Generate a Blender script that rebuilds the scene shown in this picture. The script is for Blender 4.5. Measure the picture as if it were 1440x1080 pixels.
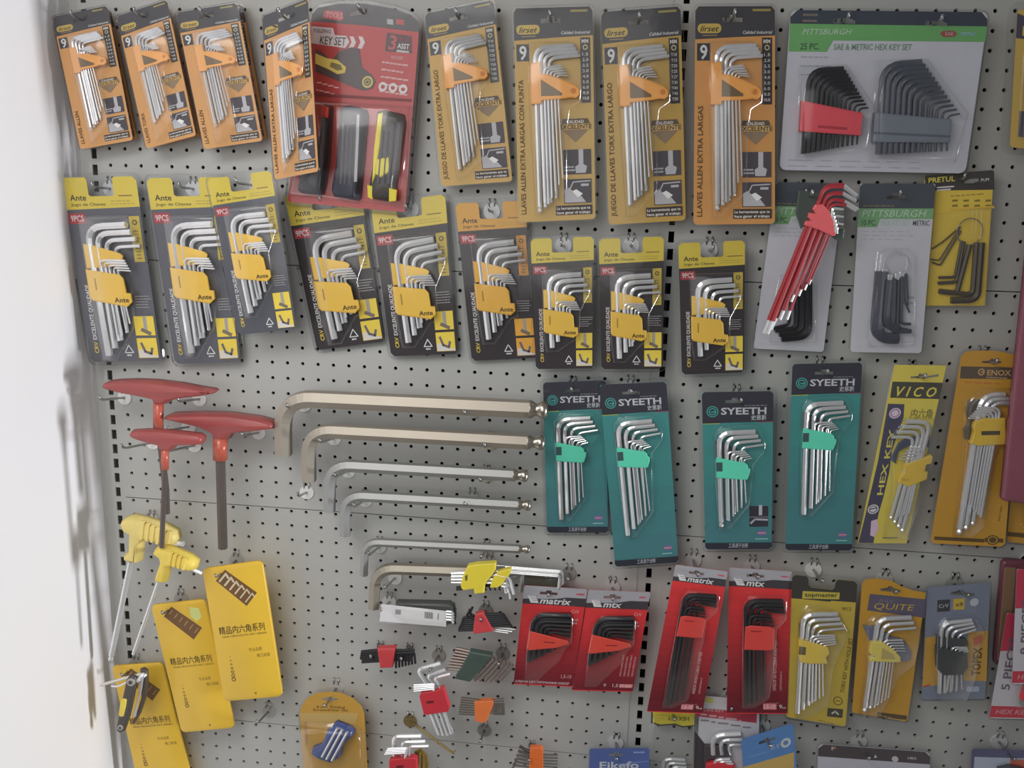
import bpy, math, random
import numpy as np
from mathutils import Vector, Matrix
from mathutils.geometry import tessellate_polygon
random.seed(7)
for _o in list(bpy.data.objects):
    bpy.data.objects.remove(_o)
scene = bpy.context.scene
col = scene.collection

# ------------------------------------------------------------------ camera, world, lights, exposure
ZO = 1.30                                   # height of the measured board origin above the floor
F_PX = 1170.4
R_CAL = np.array([[0.9928852, -0.0280017, 0.1157359], [0.0507738, 0.9787270, -0.1987850], [-0.1077076, 0.2032471, 0.9731853]])
CAM = np.array([0.54669, -1.24734, 0.49285 + ZO])
def _w(v): return np.array([v[0], v[2], -v[1]])
RIGHT, DOWN, FWD = _w(R_CAL[0]), _w(R_CAL[1]), _w(R_CAL[2])
cam_data = bpy.data.cameras.new('camera')
cam_data.sensor_fit = 'HORIZONTAL'
cam_data.sensor_width = 36.0
cam_data.lens = F_PX * 36.0 / 1440.0
cam_data.clip_start = 0.02
cam = bpy.data.objects.new('camera', cam_data)
col.objects.link(cam)
_M = Matrix.Identity(4)
for _r in range(3):
    _M[_r][0], _M[_r][1], _M[_r][2], _M[_r][3] = RIGHT[_r], -DOWN[_r], -FWD[_r], CAM[_r]
cam.matrix_world = _M
scene.camera = cam

world = bpy.data.worlds.new('world')
scene.world = world
world.use_nodes = True
world.node_tree.nodes['Background'].inputs[0].default_value = (0.93, 0.97, 1.0, 1)
world.node_tree.nodes['Background'].inputs[1].default_value = 0.17

def area(name, loc, target, sx, sy, power, color):
    l = bpy.data.lights.new(name, 'AREA')
    l.shape = 'RECTANGLE'
    l.size, l.size_y, l.energy, l.color = sx, sy, power, color
    o = bpy.data.objects.new(name, l)
    col.objects.link(o)
    o.location = loc
    o.rotation_euler = (Vector(target) - Vector(loc)).to_track_quat('-Z', 'Y').to_euler()
    return o
area('ceiling_light', (-0.15, -1.0, 2.3), (-0.15, -0.9, 1.0), 0.8, 0.5, 9.0, (1.0, 0.985, 0.96))
area('shop_light', (0.0, -1.6, 1.9), (0.1, 0.0, 1.45), 1.3, 0.9, 6.6, (1.0, 0.985, 0.96))
area('window_light', (3.8, -0.40, 1.00), (-0.2, -0.08, 1.12), 0.28, 0.8, 112, (0.94, 0.965, 1.0))

vs = scene.view_settings
vs.view_transform = 'Standard'
vs.look = 'None'
vs.exposure = 0.0
vs.gamma = 1.0
vs.use_curve_mapping = False
scene.cycles.use_denoising = True
scene.cycles.max_bounces = 8
scene.cycles.transparent_max_bounces = 40
scene.cycles.caustics_reflective = False
scene.cycles.caustics_refractive = False

# ------------------------------------------------------------------ materials (all node based)
MATS = {}
def lin(c):
    c = c / 255.0
    return c / 12.92 if c <= 0.04045 else ((c + 0.055) / 1.055) ** 2.4
ILL = 0.80                                  # brightness of the light where a surface was colour-matched
def mat(rgb, rough=0.5, metal=0.0, var=0.06, scale=60.0, bump=0.0, spec=0.4, coat=0.0):
    key = (rgb, rough, metal, var, scale, bump, spec, coat, ILL)
    if key in MATS:
        return MATS[key]
    m = bpy.data.materials.new('paint_%d_%d_%d' % rgb)
    m.use_nodes = True
    nt = m.node_tree
    b = nt.nodes['Principled BSDF']
    k = 1.0 if metal > 0.4 else ILL
    avg = sum(rgb) / 3.0
    base = [lin(c * 0.91 + avg * 0.09) for c in rgb]
    k = max(k, max(base) / 0.88)
    base = [c / k for c in base]
    tc = nt.nodes.new('ShaderNodeTexCoord')
    nz = nt.nodes.new('ShaderNodeTexNoise')
    nz.inputs['Scale'].default_value = scale
    nz.inputs['Detail'].default_value = 3
    nt.links.new(tc.outputs['Object'], nz.inputs['Vector'])
    mx = nt.nodes.new('ShaderNodeMix')
    mx.data_type = 'RGBA'
    mx.inputs[6].default_value = [c * (1 - var) for c in base] + [1]
    mx.inputs[7].default_value = [min(1, c * (1 + var)) for c in base] + [1]
    nt.links.new(nz.outputs['Fac'], mx.inputs[0])
    nt.links.new(mx.outputs[2], b.inputs['Base Color'])
    b.inputs['Roughness'].default_value = rough
    b.inputs['Metallic'].default_value = metal
    b.inputs['Specular IOR Level'].default_value = spec
    b.inputs['Coat Weight'].default_value = coat
    b.inputs['Coat Roughness'].default_value = 0.12
    if bump:
        bp = nt.nodes.new('ShaderNodeBump')
        bp.inputs['Strength'].default_value = bump
        bp.inputs['Distance'].default_value = 0.002
        nt.links.new(nz.outputs['Fac'], bp.inputs['Height'])
        nt.links.new(bp.outputs['Normal'], b.inputs['Normal'])
    MATS[key] = m
    return m
def clear(tint=(1, 1, 1), gloss=0.9, rough=0.13, f0=0.04, bump=0.12, top=0.17):
    key = ('clear', tint, gloss, rough, f0, bump, top)
    if key in MATS:
        return MATS[key]
    m = bpy.data.materials.new('clear_plastic')
    m.use_nodes = True
    nt = m.node_tree
    out = nt.nodes['Material Output']
    nt.nodes.remove(nt.nodes['Principled BSDF'])
    tr = nt.nodes.new('ShaderNodeBsdfTransparent')
    tr.inputs[0].default_value = tint + (1,)
    gl = nt.nodes.new('ShaderNodeBsdfGlossy')
    gl.inputs['Roughness'].default_value = rough
    gl.inputs['Color'].default_value = (gloss, gloss, gloss, 1)
    fr = nt.nodes.new('ShaderNodeFresnel')
    fr.inputs['IOR'].default_value = 1.0 + 2 * math.sqrt(f0) / (1 - math.sqrt(f0))
    nz = nt.nodes.new('ShaderNodeTexNoise')
    nz.inputs['Scale'].default_value = 28
    tc = nt.nodes.new('ShaderNodeTexCoord')
    nt.links.new(tc.outputs['Object'], nz.inputs['Vector'])
    bp = nt.nodes.new('ShaderNodeBump')
    bp.inputs['Strength'].default_value = bump
    bp.inputs['Distance'].default_value = 0.004
    nt.links.new(nz.outputs['Fac'], bp.inputs['Height'])
    nt.links.new(bp.outputs['Normal'], gl.inputs['Normal'])
    nt.links.new(bp.outputs['Normal'], fr.inputs['Normal'])
    mx = nt.nodes.new('ShaderNodeMixShader')
    cap = nt.nodes.new('ShaderNodeMath')
    cap.operation = 'MINIMUM'
    cap.inputs[1].default_value = top
    nt.links.new(fr.outputs[0], cap.inputs[0])
    nt.links.new(cap.outputs[0], mx.inputs[0])
    nt.links.new(tr.outputs[0], mx.inputs[1])
    nt.links.new(gl.outputs[0], mx.inputs[2])
    nt.links.new(mx.outputs[0], out.inputs['Surface'])
    MATS[key] = m
    return m
CLEAR = clear()
CLEARB = clear((0.90, 0.91, 0.92), 0.95, 0.10, 0.025, 0.10, 0.5)
CHROME = mat((240, 240, 242), 0.20, 0.62, 0.05)
SATIN = mat((172, 162, 148), 0.45, 0.55, 0.06, 25)
SATIN2 = mat((166, 166, 164), 0.45, 0.55, 0.06, 25)
WIRE = mat((170, 170, 168), 0.3, 0.9)
BLACKKEY = mat((34, 32, 36), 0.42, 0.0, 0.1, 60, 0, 0.3)
BROWNKEY = mat((84, 76, 66), 0.45, 0.0, 0.1)

# ------------------------------------------------------------------ geometry helpers
def px(x, y, d=0.0):
    """the point d metres in front of the pegboard seen at photo pixel x, y"""
    v = FWD + RIGHT * ((x - 720.0) / F_PX) + DOWN * ((y - 540.0) / F_PX)
    return CAM + v * ((-d - CAM[1]) / v[1])
def prop(o, label=None, cat=None, group=None, kind=None):
    if label: o['label'] = label
    if cat: o['category'] = cat
    if group: o['group'] = group
    if kind: o['kind'] = kind
def mk(name, verts, faces, mats, parent=None, fm=None, smooth=False, origin=None):
    """one mesh object from world-space vertices"""
    o0 = np.array(origin if origin is not None else (parent['_o'] if parent is not None and '_o' in parent else (0, 0, 0)), float)
    me = bpy.data.meshes.new(name)
    v = np.asarray(verts, float).reshape(-1, 3) - o0
    me.from_pydata(v.tolist(), [], faces)
    if not isinstance(mats, (list, tuple)):
        mats = [mats]
    for m in mats:
        me.materials.append(m)
    if fm is not None:
        me.polygons.foreach_set('material_index', fm)
    if smooth:
        me.polygons.foreach_set('use_smooth', [True] * len(me.polygons))
    me.update()
    o = bpy.data.objects.new(name, me)
    col.objects.link(o)
    if parent is not None:
        o.parent = parent
    else:
        o.location = o0
    return o
def sweep(path, rad, n=6, phase=None, cap=True):
    P = np.asarray(path, float)
    k = len(P)
    rad = np.full(k, rad) if np.isscalar(rad) else np.asarray(rad, float)
    T = np.zeros_like(P)
    T[1:-1] = P[2:] - P[:-2]
    T[0], T[-1] = P[1] - P[0], P[-1] - P[-2]
    T /= np.linalg.norm(T, axis=1)[:, None] + 1e-12
    nrm = np.array([0.0, -1.0, 0.0])
    if abs(T[0] @ nrm) > 0.9:
        nrm = np.array([0.0, 0.0, 1.0])
    V, Fc = [], []
    ph = math.pi / n if phase is None else phase
    for i in range(k):
        nrm = nrm - T[i] * (nrm @ T[i])
        nrm /= np.linalg.norm(nrm)
        b = np.cross(T[i], nrm)
        for j in range(n):
            a = ph + 2 * math.pi * j / n
            V.append(P[i] + (nrm * math.cos(a) + b * math.sin(a)) * rad[i])
    for i in range(k - 1):
        for j in range(n):
            j2 = (j + 1) % n
            Fc.append((i * n + j, i * n + j2, (i + 1) * n + j2, (i + 1) * n + j))
    if cap:
        Fc.append(tuple(range(n))[::-1])
        Fc.append(tuple((k - 1) * n + j for j in range(n)))
    return V, Fc
def bend(a, b, c, R, seg=5):
    """corner path a-b-c with the corner rounded off"""
    a, b, c = (np.array(q, float) for q in (a, b, c))
    la, lc = np.linalg.norm(a - b), np.linalg.norm(c - b)
    R1, R2 = min(R, la * 0.95), min(R, lc * 0.95)
    p, q = b + (a - b) * R1 / la, b + (c - b) * R2 / lc
    out = [a]
    for i in range(seg + 1):
        t = i / seg
        out.append(p * (1 - t) ** 2 + b * 2 * t * (1 - t) + q * t * t)
    out.append(c)
    return out
def signed(p):
    return 0.5 * sum(p[i][0] * p[(i + 1) % len(p)][1] - p[(i + 1) % len(p)][0] * p[i][1] for i in range(len(p)))
def inset(poly, d):
    n = len(poly)
    s = 1 if signed(poly) > 0 else -1
    out = []
    for i in range(n):
        p0, p1, p2 = (np.array(poly[(i + k) % n][:2], float) for k in (-1, 0, 1))
        e1, e2 = p1 - p0, p2 - p1
        e1 /= np.linalg.norm(e1) + 1e-12
        e2 /= np.linalg.norm(e2) + 1e-12
        n1, n2 = np.array([-e1[1], e1[0]]) * s, np.array([-e2[1], e2[0]]) * s
        m = n1 + n2
        l = m @ m
        m = m * (2.0 / max(l, 0.8))
        out.append(tuple(p1 + m * d))
    return out
def rr(u0, v0, u1, v1, r=0.04, n=3):
    out = []
    for cx, cy, a0 in ((u1 - r, v0 + r, -90), (u1 - r, v1 - r, 0), (u0 + r, v1 - r, 90), (u0 + r, v0 + r, 180)):
        for i in range(n + 1):
            a = math.radians(a0 + 90 * i / n)
            out.append((cx + r * math.cos(a), cy + r * math.sin(a)))
    return out
def rect(u0, v0, u1, v1): return [(u0, v0), (u1, v0), (u1, v1), (u0, v1)]
def circ(u, v, r, n=14): return [(u + r * math.cos(2 * math.pi * i / n), v + r * math.sin(2 * math.pi * i / n)) for i in range(n)]
def slotp(u, v, w=0.26, h=0.05): return [(u - w / 2, v), (u - w * .18, v), (u - w * .14, v - h * .7), (u + w * .14, v - h * .7), (u + w * .18, v), (u + w / 2, v), (u + w / 2, v + h), (u - w / 2, v + h)]
def tess(outer, holes=()):
    loops = [[Vector((p[0], p[1], 0)) for p in l] for l in [outer] + list(holes)]
    flat = [p for l in [outer] + list(holes) for p in l]
    return flat, [tuple(t) for t in tessellate_polygon(loops)]

_TXT = {}
def text_mesh(s, shear=0.0, bold=0.0):
    bold = min(bold, 0.022)
    key = (s, shear, bold)
    if key in _TXT:
        return _TXT[key]
    c = bpy.data.curves.new('lettering_source', 'FONT')
    c.body = s
    c.resolution_u = 2
    c.shear = shear
    c.offset = bold
    o = bpy.data.objects.new('lettering_source', c)
    col.objects.link(o)
    dg = bpy.context.evaluated_depsgraph_get()
    me = bpy.data.meshes.new_from_object(o.evaluated_get(dg))
    V = np.array([v.co[:2] for v in me.vertices]) if len(me.vertices) else np.zeros((0, 2))
    Fc = [tuple(p.vertices) for p in me.polygons]
    bpy.data.objects.remove(o)
    bpy.data.curves.remove(c)
    bpy.data.meshes.remove(me)
    if len(V):
        V[:, 0] -= V[:, 0].min()
        V /= 0.695                        # capital height of the built-in typeface
    _TXT[key] = (V, Fc)
    return _TXT[key]

ZS = 0.6                                    # how far the relief of a pack stands out
RISE = 0.16                                 # bare peg hooks slope gently upwards
class Thing:
    """a thing: an Empty that parents its parts. quad: photo pixels of its flat face, d: distance(s) off the board"""
    def __init__(s, name, label, cat, quad, d, group=None, hn=None):
        d = [d] * 4 if np.isscalar(d) else ([d[0], d[0], d[1], d[1]] if len(d) == 2 else list(d))
        s.C = [px(q[0], q[1], dd) for q, dd in zip(quad, d)]
        TL, TR, BR, BL = s.C
        s.W = 0.5 * (np.linalg.norm(TR - TL) + np.linalg.norm(BR - BL))
        H = 0.5 * (np.linalg.norm(BL - TL) + np.linalg.norm(BR - TR))
        s.hn = hn or H / s.W
        s.S = H / s.hn if hn else s.W
        n = np.cross(BR - TL, TR - BL)
        n /= np.linalg.norm(n)
        if n[1] > 0: n = -n
        s.n = n
        pw = 0.5 * (math.dist(quad[0], quad[1]) + math.dist(quad[3], quad[2]))
        s.m_px = s.W / pw
        o = bpy.data.objects.new(name, None)
        o.empty_display_size = 0.02
        col.objects.link(o)
        base = (BL + BR) / 2
        o.location = base
        o['_o'] = base.tolist()
        prop(o, label, cat, group)
        s.root = o
        s.pr, s.le = [], []
        s.main = None
        s.k = 0
        s.comp = None
        s.label = label
    def settle(s, f=0.7):
        """let raised parts sit slightly towards the middle of the display, as they lie in the real packs"""
        s.comp = None
        c, a = s.m(.5, s.hn / 2, 0), s.m(.5, s.hn / 2, .1)
        ray = c - CAM
        hit = CAM + ray * ((a - CAM) @ s.n) / (ray @ s.n)
        dlt = (hit - a) * f
        U, Vv = s.m(1, s.hn / 2) - s.m(0, s.hn / 2), s.m(.5, s.hn) - s.m(.5, 0)
        s.comp = (float(dlt @ U / (U @ U)) / .1, float(dlt @ Vv / (Vv @ Vv)) / .1)
    def m(s, u, v, z=0.0):
        t = v / s.hn
        TL, TR, BR, BL = s.C
        if z > 0.03 and s.comp is not None:
            u, t = u + s.comp[0] * (z - 0.03), t + s.comp[1] * (z - 0.03)
        return TL * (1 - u) * (1 - t) + TR * u * (1 - t) + BR * u * t + BL * (1 - u) * t + s.n * (z * s.S * ZS)
    def P(s, K, pts, z=0.0):
        """crop pixels -> card coordinates on the plane lifted by z"""
        out = []
        for p in pts:
            X, Y = K[0] + p[0] / K[2], K[1] + p[1] / K[2]
            ray = FWD + RIGHT * ((X - 720.0) / F_PX) + DOWN * ((Y - 540.0) / F_PX)
            u, v = 0.5, s.hn * 0.5
            for _ in range(7):
                b = s.m(u, v, z)
                du, dv = (s.m(u + 1e-4, v, z) - b) / 1e-4, (s.m(u, v + 1e-4, z) - b) / 1e-4
                A = np.stack([du, dv, -ray], 1)
                q = np.linalg.solve(A, CAM - b)
                u += q[0]; v += q[1]
            out.append((u, v))
        return out
    def mesh(s, name, V, Fc, mats, parent=None, fm=None, smooth=False):
        o = mk(name, V, Fc, mats, parent or s.root, fm, smooth, origin=s.root['_o'])
        return o
    # ---- parts
    def card(s, color, outline=None, slots=(), t=0.010, rough=0.45, name='card', r=0.045, parent=None):
        outline = outline or rr(0, 0, 1, s.hn, r)
        m = color if not isinstance(color, tuple) else mat(color, rough, coat=0.15)
        flat, tri = tess(outline, slots)
        n = len(flat)
        V = [s.m(u, v, 0) for u, v in flat] + [s.m(u, v, -t) for u, v in flat]
        Fc = list(tri) + [tuple(i + n for i in f[::-1]) for f in tri]
        st = 0
        for l in [outline] + list(slots):
            k = len(l)
            for i in range(k):
                a, b = st + i, st + (i + 1) % k
                Fc.append((a, b, b + n, a + n))
            st += k
        o = s.mesh(name, V, Fc, m, parent)
        if s.main is None: s.main = o
        return o
    def patch(s, poly, color, holes=(), z=None, rough=0.45, name=None):
        s.k += 1
        zz = 0.0012 + 0.0005 * s.k if z is None else z
        flat, tri = tess(poly, holes)
        us, vv = [q[0] for q in poly], [q[1] for q in poly]
        big = (max(us) - min(us)) * (max(vv) - min(vv)) > 0.012 and min(max(us) - min(us), max(vv) - min(vv)) > 0.07
        if name is None and big:
            name = 'header_panel' if min(vv) < 0.06 and max(us) - min(us) > .5 else 'printed_panel'
        s.pr.append(([s.m(u, v, zz) for u, v in flat], tri, color if not isinstance(color, tuple) else mat(color, rough, coat=0.15), name))
    def grad(s, u0, v0, u1, v1, c0, c1, n=8):
        s.k += 1
        for i in range(n):
            c = tuple(int(round(a + (b - a) * i / (n - 1))) for a, b in zip(c0, c1))
            p = rect(u0, v0 + (v1 - v0) * i / n, u1, v0 + (v1 - v0) * (i + 1) / n)
            s.pr.append(([s.m(u, v, 0.0012 + 0.0005 * s.k) for u, v in p], [(0, 1, 2, 3)], mat(c, 0.45, coat=0.15), 'colour_gradient'))
    def ring(s, u, v, r, w, color, n=18, z=None):
        s.patch(circ(u, v, r, n), color, [circ(u, v, r - w, n)], z)
    def line(s, pts, w, color, z=None):
        s.k += 1
        zz = 0.0012 + 0.0005 * s.k if z is None else z
        m = color if not isinstance(color, tuple) else mat(color, 0.45, coat=0.15)
        for a, b in zip(pts[:-1], pts[1:]):
            d = np.array([b[0] - a[0], b[1] - a[1]])
            d /= np.linalg.norm(d) + 1e-9
            q = np.array([-d[1], d[0]]) * w / 2
            a2, b2 = np.array(a[:2]) - d * w / 3, np.array(b[:2]) + d * w / 3
            s.pr.append(([s.m(*c, zz) for c in (a2 + q, b2 + q, b2 - q, a2 - q)], [(0, 1, 2, 3)], m, None))
    def bars(s, u0, v0, u1, rows, dv, h, color, seed=1, skew=0.0):
        """rows of print too small to read"""
        rnd = random.Random(seed)
        for i in range(rows):
            u = u0
            e = u1 - (u1 - u0) * rnd.random() * 0.3
            while u < e:
                w = (u1 - u0) * (0.06 + 0.12 * rnd.random())
                s.line([(u, v0 + i * dv + skew * (u - u0)), (min(u + w, e), v0 + i * dv + skew * (u - u0))], h, color)
                s.k -= 1
                u += w + (u1 - u0) * 0.06
        s.k += 1
    def text(s, t, u, v, h, color, w=None, rot=0.0, shear=0.0, bold=0.0, anchor='l', z=None):
        V, Fc = text_mesh(t, shear, bold)
        if not len(V): return
        s.k += 1
        zz = 0.0022 + 0.0005 * s.k if z is None else z
        wid = V[:, 0].max()
        sx = (w / wid) if w else h
        off = 0 if anchor == 'l' else (-0.5 if anchor == 'c' else -1.0) * wid * sx
        a = math.radians(rot)
        ru, rv, uu, uv = math.cos(a), -math.sin(a), -math.sin(a), -math.cos(a)
        out = []
        for x, y in V:
            X, Y = x * sx + off, y * h
            out.append(s.m(u + ru * X + uu * Y, v + rv * X + uv * Y, zz))
        s.le.append((out, Fc, color if not isinstance(color, tuple) else mat(color, 0.5), None))
    def textpx(s, K, t, p0, p1, h, color, shear=0.0, bold=0.0, z=None):
        """text on a baseline between two crop pixels, h crop pixels tall"""
        zz = z or 0
        (a, b) = s.P(K, [p0, p1], zz)
        w = math.hypot(b[0] - a[0], b[1] - a[1])
        hh = h / K[2] * s.m_px / s.S
        s.text(t, a[0], a[1], hh, color, w, -math.degrees(math.atan2(b[1] - a[1], b[0] - a[0])), shear, bold, z=z)
    def done(s):
        par = s.main or s.root
        def emit(nm, lst):
            V, Fc, fm, mats = [], [], [], []
            for vv, ff, m, _n in lst:
                b = len(V)
                V += list(vv)
                if m not in mats: mats.append(m)
                i = mats.index(m)
                for f in ff:
                    Fc.append(tuple(x + b for x in f)); fm.append(i)
            return s.mesh(nm, V, Fc, mats, par, fm)
        gr = [q for q in s.pr if q[3] == 'colour_gradient']
        if gr: emit('colour_gradient', gr)
        for q in s.pr:
            if q[3] and q[3] != 'colour_gradient': emit(q[3], [q])
        fine = [q for q in s.pr if not q[3]]
        if fine: emit('fine_print', fine)['kind'] = 'stuff'
        if s.le: emit('lettering', s.le)
        s.pr, s.le = [], []
        return s
    def prism(s, name, poly, z0, z1, m, bev=0.012, parent=None, label=None):
        if isinstance(m, tuple): m = mat(m, 0.42, coat=0.1)
        n = len(poly)
        top = inset(poly, bev)
        V = [s.m(u, v, z0) for u, v in poly] + [s.m(u, v, z1 - bev) for u, v in poly] + [s.m(u, v, z1) for u, v in top]
        Fc = []
        for l in range(2):
            for i in range(n):
                j = (i + 1) % n
                Fc.append((l * n + i, l * n + j, (l + 1) * n + j, (l + 1) * n + i))
        tri = tess(top)[1]
        Fc += [tuple(2 * n + i for i in t) for t in tri]
        tri = tess(poly)[1]
        Fc += [tuple(t[::-1]) for t in tri]
        o = s.mesh(name, V, Fc, m, parent)
        if label: o['label'] = label
        return o
    def dome(s, name, poly, z0, z1, ins, m, steps=4, parent=None, back=True, smooth=True):
        """puffed or moulded shape: the outline drawn in towards the front in rounded steps"""
        if isinstance(m, tuple): m = mat(m, 0.42, coat=0.1)
        n = len(poly)
        V, Fc = [], []
        for k in range(steps + 1):
            a = math.pi / 2 * k / steps
            pl = inset(poly, ins * (1 - math.cos(a)))
            zz = z0 + (z1 - z0) * math.sin(a)
            V += [s.m(u, v, zz) for u, v in pl]
        for k in range(steps):
            for i in range(n):
                j = (i + 1) % n
                Fc.append((k * n + i, k * n + j, (k + 1) * n + j, (k + 1) * n + i))
        Fc += [tuple(steps * n + i for i in t) for t in tess(pl)[1]]
        if back:
            Fc += [tuple(t[::-1]) for t in tess(poly)[1]]
        return s.mesh(name, V, Fc, m, parent, smooth=smooth)
    def shell(s, poly, z1, ins=0.05, name='blister', m=None, z0=0.006):
        return s.dome(name, poly, z0, z1, ins, m or CLEAR, 4, back=False, smooth=True)
    def flange(s, grow=0.035, z=0.012, outline=None, name='clear_shell', depth=0.03, m=None):
        """clear sheet over the card with a rim that stands proud of it on all sides"""
        o = outline or rr(0, 0, 1, s.hn, 0.05)
        big = inset(o, -grow)
        n = len(o)
        V = [s.m(u, v, z) for u, v in inset(o, -grow * .35)] + [s.m(u, v, z) for u, v in inset(o, -grow * .7)] + [s.m(u, v, z * .3 - depth * .3) for u, v in big] + [s.m(u, v, -depth) for u, v in big]
        Fc = []
        for l in range(3):
            for i in range(n):
                j = (i + 1) % n
                Fc.append((l * n + i, l * n + j, (l + 1) * n + j, (l + 1) * n + i))
        Fc += list(tess(o)[1])
        return s.mesh(name, V, Fc, m or CLEARB)
    def bar(s, name, pts, r, m, n=6, R=None, prof=None, parent=None):
        """bar along card-space points (u, v, z); r in card units"""
        W = [s.m(*p) for p in pts]
        if len(W) == 3 and R is not None:
            W = bend(*W, R * s.S)
        rad = np.full(len(W), r * s.S)
        if prof == 'ball':
            d = (W[0] - W[1]) / np.linalg.norm(W[0] - W[1])
            rr_ = r * s.S
            W = [W[0], W[0] - d * rr_ * .35, W[0] - d * rr_ * 1.0, W[0] - d * rr_ * 1.8, W[0] - d * rr_ * 2.2] + W[1:]
            rad = np.concatenate([[.45 * rr_, .85 * rr_, rr_, .62 * rr_, rr_], np.full(len(W) - 5, rr_)])
        V, Fc = sweep(W, rad, n, phase=0.0 if n == 6 else None)
        return s.mesh(name, V, Fc, m, parent, smooth=(n > 8))
    def fan(s, n, a, b, z, m, name='hex_key', K=None, ball=False, R=3.6, dz=0.0, sides=6, blunt=None):
        """n bent keys between the first and the last: (foot x, foot y, corner x, corner y, arm end x, arm end y, radius)"""
        out = []
        for i in range(n):
            t = i / max(1, n - 1)
            q = [x + (y - x) * t for x, y in zip(a, b)]
            zz = z + dz * i
            r = q[6]
            p = [(q[0], q[1]), (q[2], q[3]), (q[4], q[5])]
            if K:
                p = s.P(K, p, zz)
                r = r / K[2] * s.m_px / s.S
            out.append(s.bar(name, [(c[0], c[1], zz) for c in p], r, m, sides, R=r * R * 1.3, prof='ball' if ball else None))
        return out
    def hook(s, u, v, plate=(150, 150, 148), length=0.02, label=None, tip=True, r=0.0125):
        S0 = s.m(u, v, 0)
        S0[2] -= 0.03 * (-S0[1])
        peg_hook(S0, label, plate, -S0[1] + length, r, rise=0.03)

def peg_hook(p, label, plate=(178, 178, 176), length=0.06, r=0.0115, drop=(0, 0), rise=RISE, wire=None):
    X, Z = p[0], p[2]
    root = bpy.data.objects.new('peg_hook', None)
    root.empty_display_size = 0.01
    col.objects.link(root)
    root.location = (X, 0, Z)
    root['_o'] = [X, 0, Z]
    prop(root, label, 'hook', 'peg hooks on the pegboard')
    pl = circ(0, 0, r, 16)
    V = [(X + a, -0.0005, Z + b) for a, b in pl] + [(X + a, -0.0028, Z + b) for a, b in pl]
    n = 16
    Fc = [tuple(range(n)), tuple(range(2 * n - 1, n - 1, -1))] + [(i, (i + 1) % n, n + (i + 1) % n, n + i) for i in range(n)]
    mk('base_plate', V, Fc, mat(plate, 0.35), root)
    L = length
    dx, dz = drop
    k = rise
    path = [(X, -0.0028, Z), (X + dx * .3, -L * .3, Z + L * .3 * k + dz * .3), (X + dx * .85, -L * .85, Z + L * .85 * k + dz * .85), (X + dx * .97, -L * .97, Z + L * k + .002 + dz * .97), (X + dx, -L, Z + L * k + 0.007 + dz)]
    V, Fc = sweep(path, 0.0019, 8)
    mk('wire', V, Fc, wire or WIRE, root, smooth=True)
    for sx in (-1, 1):
        path = [(X + sx * .004, -0.002, Z + r * .6), (X + sx * .004, -0.0045, Z + r * 1.1), (X + sx * .004, -0.002, Z + r * 1.45), (X + sx * .004, 0.006, Z + r * 1.5)]
        V, Fc = sweep(path, 0.0013, 6)
        mk('prong', V, Fc, WIRE, root, smooth=True)
    return root

# ------------------------------------------------------------------ the setting
BOARD = mat((172, 172, 168), 0.5, 0.0, 0.02, 8)
DARK = mat((12, 12, 13), 0.9)
wall_back = mk('wall_back', [(-.27, .05, ZO - 1.25), (1.75, .05, ZO - 1.25), (1.75, .05, ZO + 1.21), (-.27, .05, ZO + 1.21), (-.27, .06, ZO - 1.25), (1.75, .06, ZO - 1.25), (1.75, .06, ZO + 1.21), (-.27, .06, ZO + 1.21)],
               [(0, 1, 2, 3), (4, 5, 6, 7), (0, 1, 5, 4), (3, 2, 6, 7), (0, 3, 7, 4), (1, 2, 6, 5)], DARK)
prop(wall_back, kind='structure')
P25 = 0.025
def pegboard_panel(x0, x1, z0, z1, cols, rows):
    g = 0.0007
    x0, x1, z0, z1 = x0 + g, x1 - g, z0 + g, z1 - g
    rows = sorted(rows)
    xb = [x0] + [(a + b) / 2 for a, b in zip(cols[:-1], cols[1:])] + [x1]
    zb = [z0] + [(a + b) / 2 for a, b in zip(rows[:-1], rows[1:])] + [z1]
    V, Fc = [], []
    r = 0.0029
    for i, cx in enumerate(cols):
        for j, cz in enumerate(rows):
            a, b, c, d = xb[i], xb[i + 1], zb[j], zb[j + 1]
            o = [(b, cz), (b, d), (cx, d), (a, d), (a, cz), (a, c), (cx, c), (b, c)]
            k = len(V)
            V += [(x, 0, z + ZO) for x, z in o]
            h = [(cx + r * math.cos(math.pi / 4 * q), cz + r * math.sin(math.pi / 4 * q)) for q in range(8)]
            V += [(x, 0, z + ZO) for x, z in h] + [(x, 0.004, z + ZO) for x, z in h]
            for q in range(8):
                q2 = (q + 1) % 8
                Fc.append((k + q, k + q2, k + 8 + q2, k + 8 + q))
                Fc.append((k + 8 + q, k + 8 + q2, k + 16 + q2, k + 16 + q))
    k = len(V)
    V += [(x0, 0, z0 + ZO), (x1, 0, z0 + ZO), (x1, 0, z1 + ZO), (x0, 0, z1 + ZO), (x0, .004, z0 + ZO), (x1, .004, z0 + ZO), (x1, .004, z1 + ZO), (x0, .004, z1 + ZO)]
    Fc += [(k, k + 1, k + 5, k + 4), (k + 3, k + 2, k + 6, k + 7), (k, k + 3, k + 7, k + 4), (k + 1, k + 2, k + 6, k + 5)]
    return mk('pegboard_panel', V, Fc, BOARD, wall_back)
LX0, LX1, RX0, RX1 = -9.62 * P25, 24.72 * P25, 26.1 * P25, 60.5 * P25
def cols_(f, lo, hi): return [(f + i) * P25 for i in range(lo, hi + 1)]
S1, S2, S3 = 0.4015, 0.0048, -0.3945
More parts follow.
